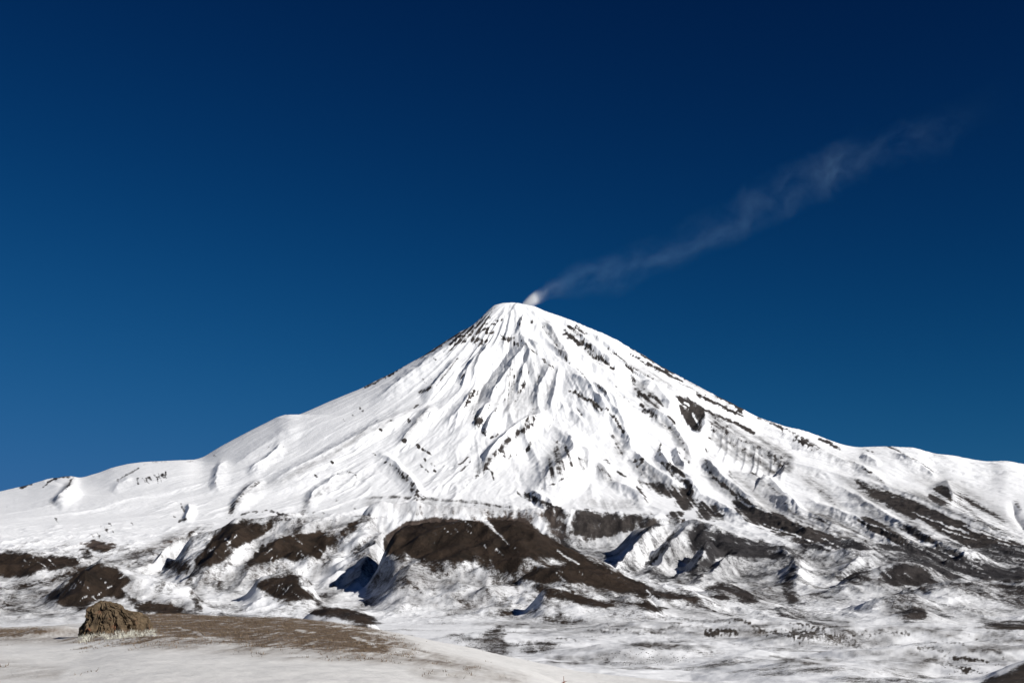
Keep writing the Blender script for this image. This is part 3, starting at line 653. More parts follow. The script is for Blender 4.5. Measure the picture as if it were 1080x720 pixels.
# ------------------------------------------------------------------ apply relief, noise
far = sstep(640, 800, Y)
mw = sstep(7600, 9200, Y)                                  # mountain weight
frame = sstep(-60, -30, U) * sstep(-1140, -1110, -U)
v1 = vrow(z)
# radial flutes on the cone
wx = fbm(X / 1500, Y / 1500, 2, 200) * .05
fl = ridged(TH * 9 + wx * 9, R / 2600 + 3, 5, 210, .5) - .45
fl2 = ridged(TH * 46 + wx * 90, R / 700 + 7, 3, 230, .6) - .45
amp = sstep(150, 900, R) * (1 - sstep(5200, 7500, R))
rough = .14 + .86 * sstep(-1.0, -.15, TH + .25 * gnoise(X / 2500, Y / 2500, 205))
z = z + mw * amp * rough * (fl * (44 - 10 * sstep(1500, 4000, R)) + fl2 * (5 - 3 * sstep(1500, 4000, R)))
ero = ridged(X / 700 + wx * 3, Y / 700, 5, 250, .5) - .4
z = z + mw * rough * sstep(300, 2500, R) * ero * 16
fine = fbm(X / 120, Y / 120, 4, 270, .6)
z = z + mw * fine * 4
# foothill and valley roughness
fw = sstep(2600, 3800, Y) * (1 - sstep(8200, 9400, Y))
z = z + fw * ((ridged(X / 330, Y / 420, 5, 300, .5) - .4) * 30 + fbm(X / 60, Y / 60, 3, 310, .6) * 2.6)
vw = sstep(650, 900, Y) * (1 - sstep(2600, 3800, Y))
z = z + vw * (fbm(X / 105, Y / 150, 4, 324, .5) * 8.5 * sstep(-250, 150, X) + fbm(X / 330, Y / 150, 5, 320, .55) * 9.0 + fbm(X / 18, Y / 26, 3, 330, .6) * .7)
z = z + .75 * np.exp(-((X - (58 - CU) / F * YK) / 1.9) ** 2 - ((Y - YK) / 5.0) ** 2)
gw = 1 - sstep(300, 600, Y)
z = z + gw * (fbm(X / 8, Y / 8, 4, 340, .55) * .20 + fbm(X / 1.1, Y / 1.1, 3, 350, .6) * .035) * sstep(6, 30, Y)

# ------------------------------------------------------------------ running water cuts gullies into cone and foothills
def erode(batches, N, steps, seed):
    global z
    g = 12.0; gx0, gx1, gy0, gy1 = -7000., 7000., 2600., 15700.
    nx, ny = int((gx1 - gx0) / g), int((gy1 - gy0) / g)
    gx, gy = gx0 + np.arange(nx) * g, gy0 + np.arange(ny) * g
    GX, GY = np.meshgrid(gx, gy)
    def look(A, x, y):
        uu = CU + F * x / y
        i = np.clip(np.searchsorted(us, uu) - 1, 0, NU - 2); j = np.clip(np.searchsorted(ys, y) - 1, 0, NY - 2)
        a = (uu - us[i]) / (us[i + 1] - us[i]); c = (y - ys[j]) / (ys[j + 1] - ys[j])
        return (A[j, i] * (1 - a) + A[j, i + 1] * a) * (1 - c) + (A[j + 1, i] * (1 - a) + A[j + 1, i + 1] * a) * c
    h = (look(z, GX, GY) / g).astype(np.float64)
    h0 = h.copy(); h = h.ravel()
    r = np.random.default_rng(seed)
    for bt in range(batches):
        px = r.uniform(2, nx - 3, N); py = r.uniform(2, ny - 3, N)
        ox = np.zeros(N); oy = np.zeros(N); sp = np.ones(N); wt = np.ones(N); sed = np.zeros(N)
        for st_ in range(steps):
            ix = px.astype(np.int64); iy = py.astype(np.int64); fx = px - ix; fy = py - iy; k0 = iy * nx + ix
            a, b_, c, d = h[k0], h[k0 + 1], h[k0 + nx], h[k0 + nx + 1]
            grx = (b_ - a) * (1 - fy) + (d - c) * fy; gry = (c - a) * (1 - fx) + (d - b_) * fx
            hh = a * (1 - fx) * (1 - fy) + b_ * fx * (1 - fy) + c * (1 - fx) * fy + d * fx * fy
            ox = ox * .25 - grx * .75; oy = oy * .25 - gry * .75
            l = np.hypot(ox, oy) + 1e-9; ox /= l; oy /= l
            qx = px + ox; qy = py + oy
            ok = (qx > 1) & (qx < nx - 2) & (qy > 1) & (qy < ny - 2)
            qx = np.where(ok, qx, px); qy = np.where(ok, qy, py)
            jx = qx.astype(np.int64); jy = qy.astype(np.int64); ex = qx - jx; ey = qy - jy; k1 = jy * nx + jx
            h2 = (h[k1] * (1 - ex) + h[k1 + 1] * ex) * (1 - ey) + (h[k1 + nx] * (1 - ex) + h[k1 + nx + 1] * ex) * ey
            dh = h2 - hh
            cap = np.maximum(-dh, .01) * sp * wt * 4.0
            am = np.where(dh > 0, np.minimum(dh, sed), np.where(sed > cap, (sed - cap) * .25, -np.minimum((cap - sed) * .22, np.maximum(-dh, 0) * .5)))
            am = np.where(ok, am, 0)
            sed = sed - am
            h += np.bincount(np.concatenate([k0, k0 + 1, k0 + nx, k0 + nx + 1]), np.concatenate([am * (1 - fx) * (1 - fy), am * fx * (1 - fy), am * (1 - fx) * fy, am * fx * fy]), nx * ny)
            sp = np.sqrt(np.maximum(sp * sp - dh * 1.0, .05)); sp = np.minimum(sp, 3.0); wt *= .975
            px, py = qx, qy
    h = h.reshape(ny, nx)
    # slopes steeper than the snow can lie relax a little
    for _ in range(14):
        for ax in (0, 1):
            d = np.diff(h, axis=ax); e = np.sign(d) * np.maximum(np.abs(d) - .95, 0) * .25
            if ax == 0: h[:-1] += e; h[1:] -= e
            else: h[:, :-1] += e; h[:, 1:] -= e
    dz = (h - h0) * g
    dz = (dz * 2 + np.roll(dz, 1, 0) + np.roll(dz, -1, 0) + np.roll(dz, 1, 1) + np.roll(dz, -1, 1)) / 6
    wide = dz.copy()
    for _ in range(3):
        for ax in (0, 1): wide = (np.roll(wide, 2, ax) + np.roll(wide, 1, ax) + wide + np.roll(wide, -1, ax) + np.roll(wide, -2, ax)) / 5
    dz = np.where(GY > 8200, .65 * dz + 1.2 * wide, dz)
    dz = np.clip(dz, -45, 45)
    j0, j1 = np.searchsorted(ys, [gy0 + 30, gy1 - 40])
    xx, yy = X[j0:j1], Y[j0:j1]
    fx = (xx - gx0) / g; fy = (yy - gy0) / g
    m = (fx > 2) & (fx < nx - 3)
    fx = np.clip(fx, 0, nx - 2.01); ix = fx.astype(int); iy = fy.astype(int); fx -= ix; fy -= iy
    o = (dz[iy, ix] * (1 - fx) + dz[iy, ix + 1] * fx) * (1 - fy) + (dz[iy + 1, ix] * (1 - fx) + dz[iy + 1, ix + 1] * fx) * fy
    o *= m * sstep(gy0, gy0 + 500, yy) * sstep(-gy1, -gy1 + 400, -yy)
    o *= (rough * mw * (1 - .35 * sstep(3500, 5500, R)) + .42 * (1 - mw))[j0:j1]
    z[j0:j1] += o
    full = np.zeros_like(z); full[j0:j1] = o
    print('erosion', round(float(np.abs(o).mean()), 2), round(time.time() - T0, 1))
    return full
DZ = erode(8, 50000, 120, 11)
z = z + sample(H, U, vrow(z)) * Y / F * far * frame * (Y < 15600)

# ------------------------------------------------------------------ exact skyline
for it in range(3):
    vv = np.where(Y > 9500, vrow(z), 1e9)
    top = vv.min(axis=0)
    tgt = np.interp(us, SKY[:, 0], SKY[:, 1])
    kf = (HV - tgt) / np.maximum(HV - top, 5)
    kf = np.clip(kf, .6, 1.5)
    kg = np.exp(-np.linspace(-2.2, 2.2, 13)**2); kg /= kg.sum(); k1_ = np.convolve(np.pad(kf, 6, mode='edge'), kg, 'valid'); kg2 = np.exp(-np.linspace(-2.2, 2.2, 41)**2); kg2 /= kg2.sum(); k2_ = np.convolve(np.pad(kf, 20, mode='edge'), kg2, 'valid'); wk = sstep(110, 60, np.abs(us - 540)) if it < 2 else .35; kf = k1_ * wk + k2_ * (1 - wk)
    near = 1 - sstep(1.0, 1.5, (HV - top)[None, :] / np.maximum(HV - vrow(z), 1))   # only what stands near the skyline of its column
    z = z * (1 + (kf[None, :] - 1) * near * (Y > 9500))

VF = vrow(z)
# ------------------------------------------------------------------ snow cover and painted shade -> 'bare'
gz_y = np.gradient(z, axis=0) / np.gradient(Y, axis=0)
gz_u = np.gradient(z, axis=1) / np.gradient(X, axis=1)
gxw = gz_u; gyw = gz_y - gz_u * (X / Y)
nz = 1 / np.sqrt(1 + gxw**2 + gyw**2)
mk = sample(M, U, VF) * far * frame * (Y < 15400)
pa = np.arctan2(VF - 296, U - 543); pd = np.hypot(VF - 296, U - 543)
st = fbm(pa * 46, pd / 110, 4, 400, .65) * sstep(8, 40, pd)
pat = fbm(X / 75, Y / 75, 4, 410, .6)
steep = sstep(.76, .60, nz) * sstep(-.15, .3, pat * .6 + st * .6)
hal = sample(MB, U, VF) * far * frame * (Y < 15400)
hal2 = sample(MB2, U, VF) * far * frame * (Y < 15400)
low = 1 - mw
# wind-swept thin snow: streaks lying across the slope in the foothills, down the slope on the cone
sw = fbm(X / 170 + Y / 900, Y / 700 - X / 900, 5, 460, .62)
sw2 = fbm(X / 40 + Y / 300, Y / 160, 4, 470, .6)
thin = low * far * sstep(2200, 3600, Y) * np.clip(.25 + .80 * sw + .34 * sw2 + .34 * hal2 + .05 * sstep(560, 800, U), 0, .78)
strk = np.clip(fbm(pa * 60, pd / 100, 4, 480, .65) * .9 + .25 * pat, 0, 1)
rightw = mw * sstep(600, 760, U) * frame
rag = fbm(X / 95 + Y / 500, Y / 210, 5, 470, .68) + .5 * (ridged(X / 60 + Y / 400, Y / 200, 4, 474, .6) - .45)
mlow = np.where(Y < 2900, .85 * mk + .3 * hal, .44 * mk + .70 * np.clip(hal * 1.05, 0, 1))
blow = mlow + .74 * rag * sstep(.04, .3, hal) * (1 - .22 * sstep(.85, 1.05, mlow))
mk_ = np.clip(.66 * mk + .5 * hal, 0, 1) + .34 * pat * sstep(.08, .3, mk)
bmt = mk_ * (1 - .35 * sstep(.0, -.4, st)) + .36 * steep + .12 * np.clip(st, 0, 1) * sstep(.9, .75, nz) + (.14 * pat + .58 * st) * sstep(.05, .3, np.maximum(mk, hal * 1.2)) * far
er_ = sample(E, U, VF) * far * frame * (Y < 15400)
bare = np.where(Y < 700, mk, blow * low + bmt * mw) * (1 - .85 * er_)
bare = np.maximum(bare, hal * np.where(mw > .5, .30 + .6 * st, 0) * far)
bare = np.maximum(bare, thin)
vthin = vw * np.clip(.08 + 1.35 * fbm(X / 170, Y / 120, 5, 465, .68), 0, .80)
bare = np.maximum(bare, vthin)
bare = np.maximum(bare, rightw * (strk * (.35 + .55 * hal2)))
out = (1 - frame) * sstep(2600, 4000, Y) * (1 - mw) * sstep(-.05, .35, fbm(X / 600, Y / 600, 3, 420))
bare = np.maximum(bare, out)
dust_shade = sample(D, U, VF) * far * frame * (Y < 15400)  # thin-snow wash together with the painted slope shade
dn1 = np.where(mw > .5, .9 * st + .5 * pat, np.where(Y < 2900, 1.1 * fbm(X / 60, Y / 90, 4, 810, .65), .75 * rag + .35 * sw))
dust_shade = np.clip(dust_shade * (.88 + .22 * low - .2 * vw + .12 * mw * sstep(640, 800, U) + 2.1 * dn1), 0, .95) * (1 - .8 * er_)
# foreground: brown dry turf showing through the snow
RUf, RVf = U, VF
def fpoly(pts, soft):
    q = np.array(pts, float); q = np.vstack([q, q[:1]])
    m = (Y < 400) & (U > q[:, 0].min() - 30) & (U < q[:, 0].max() + 30)
    u = U[m] + 4 * fbm(X[m] / 3, Y[m] / 5, 3, 430); v = VF[m] + 2.2 * fbm(X[m] / 3, Y[m] / 5, 3, 440)
    d, _, _ = dist(q, u, v); ins = np.zeros(u.shape, bool)
    for i in range(len(q) - 1):
        x0, y0 = q[i]; x1, y1 = q[i + 1]
        if y0 == y1: continue
        ins ^= ((v >= min(y0, y1)) & (v < max(y0, y1))) & (u < x0 + (v - y0) / (y1 - y0) * (x1 - x0))
    o = np.zeros_like(U); o[m] = sstep(-soft, soft, np.where(ins, d, -d)); return o
turf = fpoly([(85,677),(100,662),(130,640),(160,638),(260,640),(330,646),(375,656),(405,669),(425,682),(418,688),(380,692),(335,690),(290,684),(240,680),(180,676),(140,678)], 16)
turf = np.maximum(turf, .92 * fpoly([(-60,661),(0,662),(40,662),(58,664),(45,668),(20,672),(-60,674)], 3))
turf = np.maximum(turf, .45 * fpoly([(330,688),(380,690),(430,686),(440,692),(420,700),(370,700),(335,696)], 5))
turf = np.maximum(turf, .5 * fpoly([(395,668),(425,676),(450,688),(440,692),(415,684)], 4))
turf = np.maximum(turf, .22 * fpoly([(425,704),(470,698),(510,702),(540,712),(530,718),(470,716),(430,712)], 4))
turf = np.maximum(turf, .4 * fpoly([(-60,698),(0,699),(16,702),(12,708),(-60,708)], 2))
for pts in ([(190,662),(205,666),(220,673)], [(312,664),(330,667)], [(372,671),(395,680),(412,688)], [(345,660),(360,659.5)], [(152,668),(164,669)]):
    q = np.array(pts, float); m = (Y < 400) & (U > q[:, 0].min() - 8) & (U < q[:, 0].max() + 8)
    d, _, _ = dist(q, U[m] + 2 * wn1.flat[0] + 3 * gnoise(X[m], Y[m] / 2, 450), VF[m]); turf[m] *= np.clip(sstep(.3, 1.8, d) + .9 * (fbm(X[m] / .9, Y[m] / 5, 3, 455) > .02), 0, 1)
spk = .6 * fbm(X / .45, Y / 8.0, 3, 490, .65) + .6 * fbm(X / 1.8, Y / 6, 3, 492, .65); spk2 = fbm(X / 7, Y / 12, 3, 495)
turf = turf * (.80 + .6 * spk) + sstep(-.1, .4, spk2) * np.clip(spk, 0, 1) * .75 + np.where(turf > .03, .3 * spk, 0)
bare = np.where(Y < 420, np.clip(turf, 0, 1), bare)
bare = np.clip(bare, 0, 1)
fgd = np.maximum(.62 * fpoly([(-60,658),(0,660),(60,660),(96,664),(100,676),(50,678),(-60,678)], 5), .55 * fpoly([(90,670),(160,640),(330,640),(400,660),(450,684),(520,704),(500,712),(420,700),(330,694),(240,688),(150,684)], 7))
fgd = np.maximum(fgd, .30 * fpoly([(-60,694),(20,697),(70,704),(60,716),(-60,716)], 6)); fgd = np.maximum(fgd, .34 * fpoly([(420,700),(480,694),(560,712),(560,722),(450,718)], 5))
dust_shade = np.where(Y < 420, np.clip(fgd * (.85 + 1.7 * spk), 0, .85), dust_shade)
# tone of the bare ground: 0 = brown soil, 1 = grey-black rock
tone = np.clip(mw + sstep(560, 610, U) * sstep(5300, 5800, Y) + sstep(640, 800, U) * .75 * (1 - sstep(590, 640, VF) * .4), 0, 1)
print('terrain', z.shape, 'in', round(time.time() - T0, 1))

# ------------------------------------------------------------------ materials
class NB:
    def __init__(s, mat_or_world):
        s.nt = mat_or_world.node_tree; s.nt.nodes.clear()
    def n(s, t, **kw):
        nd = s.nt.nodes.new(t)
        for k_, v_ in kw.items():
            if k_ == 'ins':
                for a, b in v_.items():
                    if isinstance(b, tuple) and len(b) == 2 and hasattr(b[0], 'outputs'):
                        s.nt.links.new(b[0].outputs[b[1]], nd.inputs[a])
                    else: nd.inputs[a].default_value = b
            else: setattr(nd, k_, v_)
        return nd
    def link(s, a, ao, b, bi): s.nt.links.new(a.outputs[ao], b.inputs[bi])
def mat(name):
    m = bpy.data.materials.new(name); m.use_nodes = True
    return m, NB(m)
def mixc(b, fac, c1, c2):
    nd = b.n('ShaderNodeMix', data_type='RGBA')
    for i, x in ((0, fac), (6, c1), (7, c2)):
        if isinstance(x, tuple) and hasattr(x[0], 'outputs'): b.nt.links.new(x[0].outputs[x[1]], nd.inputs[i])
        else: nd.inputs[i].default_value = x
    return nd
def math_(b, op, x, y_=None, clamp=False):
    nd = b.n('ShaderNodeMath', operation=op, use_clamp=clamp)
    for i, q in enumerate((x, y_)):
        if q is None: continue
        if isinstance(q, tuple): b.nt.links.new(q[0].outputs[q[1]], nd.inputs[i])
        else: nd.inputs[i].default_value = q
    return nd

def terrain_mat(name, scale, edge, bump, soil1, soil2, rock1, rock2, snow=(.86, .87, .89, 1), contrast=.16, dirt=.955):
    m, b = mat(name)
    geo = b.n('ShaderNodeNewGeometry')
    mp = b.n('ShaderNodeMapping', ins={'Vector': (geo, 'Position'), 'Scale': (1 / scale,) * 3})
    n1 = b.n('ShaderNodeTexNoise', ins={'Vector': (mp, 0), 'Scale': 1.0, 'Detail': 6.0, 'Roughness': .65})
    n2 = b.n('ShaderNodeTexNoise', ins={'Vector': (mp, 0), 'Scale': .17, 'Detail': 5.0, 'Roughness': .6})
    n3 = b.n('ShaderNodeTexNoise', ins={'Vector': (mp, 0), 'Scale': 4.0, 'Detail': 3.0, 'Roughness': .6})
    at = b.n('ShaderNodeAttribute', attribute_name='bare')
    tn = b.n('ShaderNodeAttribute', attribute_name='tone')
    e = math_(b, 'SUBTRACT', (n1, 0), .5); e = math_(b, 'MULTIPLY', (e, 0), edge)
    e2 = math_(b, 'SUBTRACT', (n3, 0), .5); e2 = math_(b, 'MULTIPLY', (e2, 0), edge * .6)
    a = math_(b, 'ADD', (at, 'Fac'), (e, 0)); a = math_(b, 'ADD', (a, 0), (e2, 0))
    a_e = math_(b, 'ADD', (e, 0), (e2, 0))
    mr = b.n('ShaderNodeMapRange', interpolation_type='SMOOTHSTEP', ins={'Value': (a, 0), 'From Min': .5 - contrast, 'From Max': .5 + contrast})
    gate = b.n('ShaderNodeMapRange', ins={'Value': (at, 'Fac'), 'From Min': .02, 'From Max': .15})
    fac0 = math_(b, 'MULTIPLY', (mr, 0), (gate, 0))
    du = b.n('ShaderNodeAttribute', attribute_name='dust_shade')
    dm = math_(b, 'MULTIPLY_ADD', (a_e, 0), 1.6); dm.inputs[2].default_value = 1.0
    dd = math_(b, 'MULTIPLY', (du, 'Fac'), (dm, 0))
    fac = math_(b, 'MAXIMUM', (fac0, 0), (dd, 0), True)
    tv = math_(b, 'MULTIPLY', (n1, 0), .55); tv2 = math_(b, 'MULTIPLY', (n2, 0), .9); tv3 = math_(b, 'ADD', (tv, 0), (tv2, 0)); tv4 = math_(b, 'ADD', (tv3, 0), -.27)
    tr_ = b.n('ShaderNodeMapRange', ins={'Value': (tv4, 0), 'From Min': .25, 'From Max': .7})
    soil = mixc(b, (tr_, 0), soil1, soil2); rock = mixc(b, (tr_, 0), rock1, rock2)
    ground = mixc(b, (tn, 'Fac'), (soil, 2), (rock, 2))
    sn = mixc(b, (n2, 0), snow, (snow[0] * dirt, snow[1] * dirt, snow[2] * (dirt + .01), 1))
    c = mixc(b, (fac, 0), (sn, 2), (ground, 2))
    hgt = math_(b, 'MULTIPLY', (n1, 0), 1.0); h3 = math_(b, 'MULTIPLY', (n3, 0), .3); hgt = math_(b, 'ADD', (hgt, 0), (h3, 0))
    bs = math_(b, 'MULTIPLY_ADD', (fac, 0), .7); bs.inputs[2].default_value = .3
    bm = b.n('ShaderNodeBump', ins={'Height': (hgt, 0), 'Strength': (bs, 0), 'Distance': bump})
    p = b.n('ShaderNodeBsdfPrincipled', ins={'Base Color': (c, 2), 'Roughness': .8, 'Normal': (bm, 0)})
    p.inputs['Specular IOR Level'].default_value = .15
    o = b.n('ShaderNodeOutputMaterial'); b.link(p, 0, o, 0)
    return m
BR1, BR2 = (.013, .0095, .007, 1), (.046, .031, .022, 1)
GR1, GR2 = (.019, .0165, .0165, 1), (.070, .060, .055, 1)
m_mount = terrain_mat('volcano_snow_and_rock', 20.0, .6, 5.0, (.05, .036, .03, 1), (.12, .09, .075, 1), GR1, GR2, contrast=.2)
m_foot = terrain_mat('foothill_snow_and_soil', 14.0, 1.0, 5.0, BR1, BR2, (.018, .017, .019, 1), (.058, .054, .055, 1), contrast=.30)
m_valley = terrain_mat('valley_snow_and_scrub', 5.0, 1.0, .8, BR1, BR2, (.04, .034, .028, 1), (.09, .078, .066, 1), snow=(.84, .85, .87, 1), contrast=.28)
m_ground = terrain_mat('ground_snow_and_turf', .22, 1.1, .10, (.095, .066, .043, 1), (.22, .16, .112, 1), (.1, .08, .06, 1), (.2, .16, .12, 1), snow=(.83, .82, .80, 1), contrast=.22, dirt=.78)

# ------------------------------------------------------------------ meshes: one grid cut into the named parts of the land
co = np.stack([X, Y, z], -1).reshape(-1, 3)
nrm = np.stack([-gxw * nz, -gyw * nz, nz], -1).reshape(-1, 3)
idx = np.arange(NU * NY).reshape(NY, NU)
quads = np.stack([idx[:-1, :-1], idx[:-1, 1:], idx[1:, 1:], idx[1:, :-1]], -1).reshape(-1, 4)
reg = np.full((NY, NU), 3, np.int8)                    # 3 foothills
reg[Y < 3000] = 2
reg[Y < 330] = 1
reg[(Y > 7700)] = 4
def inpoly(pts):
    q = np.array(list(pts) + [pts[0]], float); ins = np.zeros(U.shape, bool)
    for i in range(len(q) - 1):
        x0, y0 = q[i]; x1, y1 = q[i + 1]
        if y0 == y1: continue
        ins ^= ((Y >= min(y0, y1)) & (Y < max(y0, y1))) & (U < x0 + (Y - y0) / (y1 - y0) * (x1 - x0))
    return ins
reg[inpoly([(400,5400),(400,4400),(470,4200),(540,3300),(600,3200),(730,3200),(770,3700),(780,4150),(720,4700),(600,5300),(500,5500)])] = 5
reg[inpoly([(40,3700),(60,3500),(200,3500),(235,3900),(200,4500),(100,4700),(40,4600)])] = 6
fr = reg.reshape(-1)[quads[:, 0]]
B, TN, DU = bare.reshape(-1), tone.reshape(-1), dust_shade.reshape(-1)
def build(name, r, m, label, cat):
    q = quads[fr == r]
    used = np.unique(q); rm = np.full(NU * NY, -1, np.int64); rm[used] = np.arange(len(used))
    q = rm[q].astype(np.int32)
    me = bpy.data.meshes.new(name)
    me.vertices.add(len(used)); me.vertices.foreach_set('co', co[used].astype(np.float32).ravel())
    me.loops.add(q.size); me.loops.foreach_set('vertex_index', q.ravel())
    me.polygons.add(len(q)); me.polygons.foreach_set('loop_start', np.arange(0, q.size, 4, dtype=np.int32))
    me.update(calc_edges=True)
    me.polygons.foreach_set('use_smooth', np.ones(len(q), bool))
    for an, av in (('bare', B), ('tone', TN), ('dust_shade', DU)):
        at = me.attributes.new(an, 'FLOAT', 'POINT'); at.data.foreach_set('value', av[used].astype(np.float32))
    me.normals_split_custom_set_from_vertices(nrm[used].astype(np.float32))
    me.materials.append(m)
    o = bpy.data.objects.new(name, me); col.objects.link(o)
    return tag(o, label, cat, kind='structure')
build('ground', 1, m_ground, 'low foreground hump of snow and brown dry turf around the rock', 'ground')
build('snowfield', 2, m_valley, 'flat snowfield with dark scrub streaks between the foreground hump and the foothills', 'snowfield')
build('foothills', 3, m_foot, 'patchy brown and white foothills across the foot of the volcano', 'foothills')
build('mountain', 4, m_mount, 'tall snow covered volcano cone with dark rock ribs and smoking summit', 'mountain')
build('hill', 5, m_foot, 'broad dark brown hill with bare top in the middle, below the volcano', 'hill')
build('hill', 6, m_foot, 'smaller dark hill directly behind the brown foreground rock', 'hill')
print('meshes', round(time.time() - T0, 1))

def ground_z(x, y):
    u = CU + F * x / y
    i = np.clip(np.searchsorted(us, u) - 1, 0, NU - 2); j = np.clip(np.searchsorted(ys, y) - 1, 0, NY - 2)
    a = np.clip((u - us[i]) / (us[i + 1] - us[i]), 0, 1); c = np.clip((y - ys[j]) / (ys[j + 1] - ys[j]), 0, 1)
    return (z[j, i] * (1 - a) + z[j, i + 1] * a) * (1 - c) + (z[j + 1, i] * (1 - a) + z[j + 1, i + 1] * a) * c
def mesh_obj(name, verts, faces, m, smooth=False):
    me = bpy.data.meshes.new(name); me.from_pydata([tuple(v) for v in verts], [], faces); me.update()
    if smooth: me.polygons.foreach_set('use_smooth', np.ones(len(me.polygons), bool))
    me.materials.append(m)
    o = bpy.data.objects.new(name, me); col.objects.link(o); return o

# ------------------------------------------------------------------ the rock
YR = 80.0
def rock():
    px = lambda u: (u - CU) / F * YR
    zr = lambda v: (HV - v) * YR / F
    # side view outline, top edge
    top = np.array([(83,672),(86,660),(90,648),(95,640),(101,634.5),(107,632.5),(113,633.5),(119,637),(126,640.5),(133,643),(141,645.5),(148,649),(153,653),(157,660),(161,673)], float)
    verts = []; faces = []; cx = px(120)
    r = np.random.default_rng(5)
    def slab(u, yo, wd, dp, vt, lean):
        """one upright, broken slab of the outcrop: an angular footprint that tapers to a slanted top"""
        k = int(r.integers(5, 8)); a = np.sort((np.arange(k) + r.uniform(-.3, .3, k)) / k * 2 * np.pi) + r.uniform(0, 1)
        fp = np.stack([np.cos(a) * wd, np.sin(a) * dp], 1) * r.uniform(.85, 1.15, (k, 1))
        seg = 7; ring = []
        for q in range(k):
            for w_ in range(seg): ring.append(fp[q] + (fp[(q + 1) % k] - fp[q]) * w_ / seg)
        ring = np.array(ring); n = len(ring); H_ = zr(vt) - zr(684); L_ = 34
        tilt = r.uniform(-.45, .45, 2); base = len(verts); taper = r.uniform(.5, .72)
        for l in range(L_ + 5):
            f = min(l / L_, 1.0); cap = max(0, l - L_) / 5
            sc = (1 - (1 - taper) * f ** 1.6) * (1 - cap ** 1.3) * (1.12 - .12 * min(1, f * 3))
            P = ring * sc
            top_off = (P[:, 0] * tilt[0] + P[:, 1] * tilt[1]) * f + cap * .10
            for c in range(n): verts.append((px(u) + P[c, 0] + lean * H_ * f * f, YR + yo + P[c, 1] + .38 * H_ * f, zr(684) + H_ * f + top_off[c]))
        for l in range(L_ + 4):
            for c in range(n):
                c2 = (c + 1) % n; faces.append((base + l * n + c, base + l * n + c2, base + (l + 1) * n + c2, base + (l + 1) * n + c))
        faces.append(tuple(base + (L_ + 4) * n + c for c in range(n)))
    def body():
        n_a, n_h = 200, 90; hs = np.linspace(0, 1, n_h); zb, zt = zr(684), zr(633.4)
        tz = zr(np.interp(np.linspace(84, 160, 600), top[:, 0], top[:, 1])); tu = np.linspace(84, 160, 600)
        lev = zb + (zt - zb) * hs ** .8
        lo = np.array([tu[tz >= max(l, zr(672))].min() for l in lev]); hi = np.array([tu[tz >= max(l, zr(672))].max() for l in lev])
        A, Hh = np.meshgrid(np.linspace(0, 2 * np.pi, n_a, endpoint=False), hs)
        cx_ = px((lo + hi) / 2)[:, None]; W = np.maximum((hi - lo) / 2 / F * YR, .05)[:, None]
        D = (1.9 * np.sqrt(np.clip(1.02 - hs ** 2, 0, 1)))[:, None]
        ca, sa = np.cos(A), np.sin(A); sq = 1 / (np.abs(ca) ** 3 + np.abs(sa) ** 3) ** (1 / 3)
        x = cx_ + .97 * W * ca * sq; y = YR + .5 + D * sa * sq; zz = np.repeat(lev[:, None], n_a, 1)
        base = len(verts); per = A * 2.2
        crk = np.clip(1 - np.abs(gnoise(per * 2.1 + .5 * gnoise(x * 1.3, zz * 1.3, 551), zz * .25, 550)) * 6, 0, 1)
        fac = gnoise(per * 1.7, zz * .5 + 2, 560)
        d = np.clip(W, 0, 1) * (np.round(fac * 4) / 4 * .22 - .2 * crk)
        x += d * ca; y += d * sa
        for q in np.stack([x, y, zz], -1).reshape(-1, 3): verts.append(tuple(q))
        for l in range(n_h - 1):
            for c in range(n_a):
                c2 = (c + 1) % n_a; faces.append((base + l * n_a + c, base + l * n_a + c2, base + (l + 1) * n_a + c2, base + (l + 1) * n_a + c))
        faces.append(tuple(base + (n_h - 1) * n_a + c for c in range(n_a)))
    body()
    for row, (yo, cnt) in enumerate(((-1.2, 5), (-.75, 6), (-.2, 6))):
        for q in range(cnt):
            u = 88 + (156 - 88) * (q + .5) / cnt + r.uniform(-2.5, 2.5)
            vt = float(np.interp(u + 1, top[:, 0], top[:, 1])) + (r.uniform(8, 20) if row == 0 else r.uniform(3, 12) if row == 1 else r.uniform(1, 6))
            vt = min(max(vt, float(np.interp(u, top[:, 0], top[:, 1])) + .3), 673)
            slab(u, yo + r.uniform(-.2, .2), r.uniform(.42, .72), r.uniform(.45, .7), vt, (112 - u) / 112 * .9 if u < 112 else (112 - u) / 200)
    P = np.array(verts)
    d1 = fbm(P[:, 0] * 1.6 + P[:, 1], P[:, 2] * 1.3, 4, 520, .6); d2 = fbm(P[:, 1] * 1.7 - P[:, 0] * .6, P[:, 2] * 1.4 + 9, 4, 524, .6); d3 = gnoise(P[:, 0] * 9 + P[:, 1] * 5, P[:, 2] * 7, 529)
    d4 = ridged(P[:, 0] * .9 + P[:, 1] * .5, P[:, 2] * .8 + 4, 4, 533, .55) - .5; d5 = gnoise(P[:, 2] * 3.1, P[:, 0] * .7, 537)
    P[:, 0] += .22 * d1 + .025 * d3 + .10 * d5; P[:, 1] += .24 * d2 + .03 * d3 - .30 * d4 - .10 * d5; P[:, 2] += .16 * d1 + .10 * d2
    m, b = mat('brown_fluted_rock')
    tc = b.n('ShaderNodeTexCoord')
    mp = b.n('ShaderNodeMapping', ins={'Vector': (tc, 'Object'), 'Scale': (1.5, 1.5, 1.1)})
    n1 = b.n('ShaderNodeTexNoise', ins={'Vector': (mp, 0), 'Scale': 1.6, 'Detail': 8.0, 'Roughness': .65})
    n2 = b.n('ShaderNodeTexNoise', ins={'Vector': (tc, 'Object'), 'Scale': 1.1, 'Detail': 4.0, 'Roughness': .55})
    r1 = b.n('ShaderNodeValToRGB', ins={'Fac': (n1, 0)})
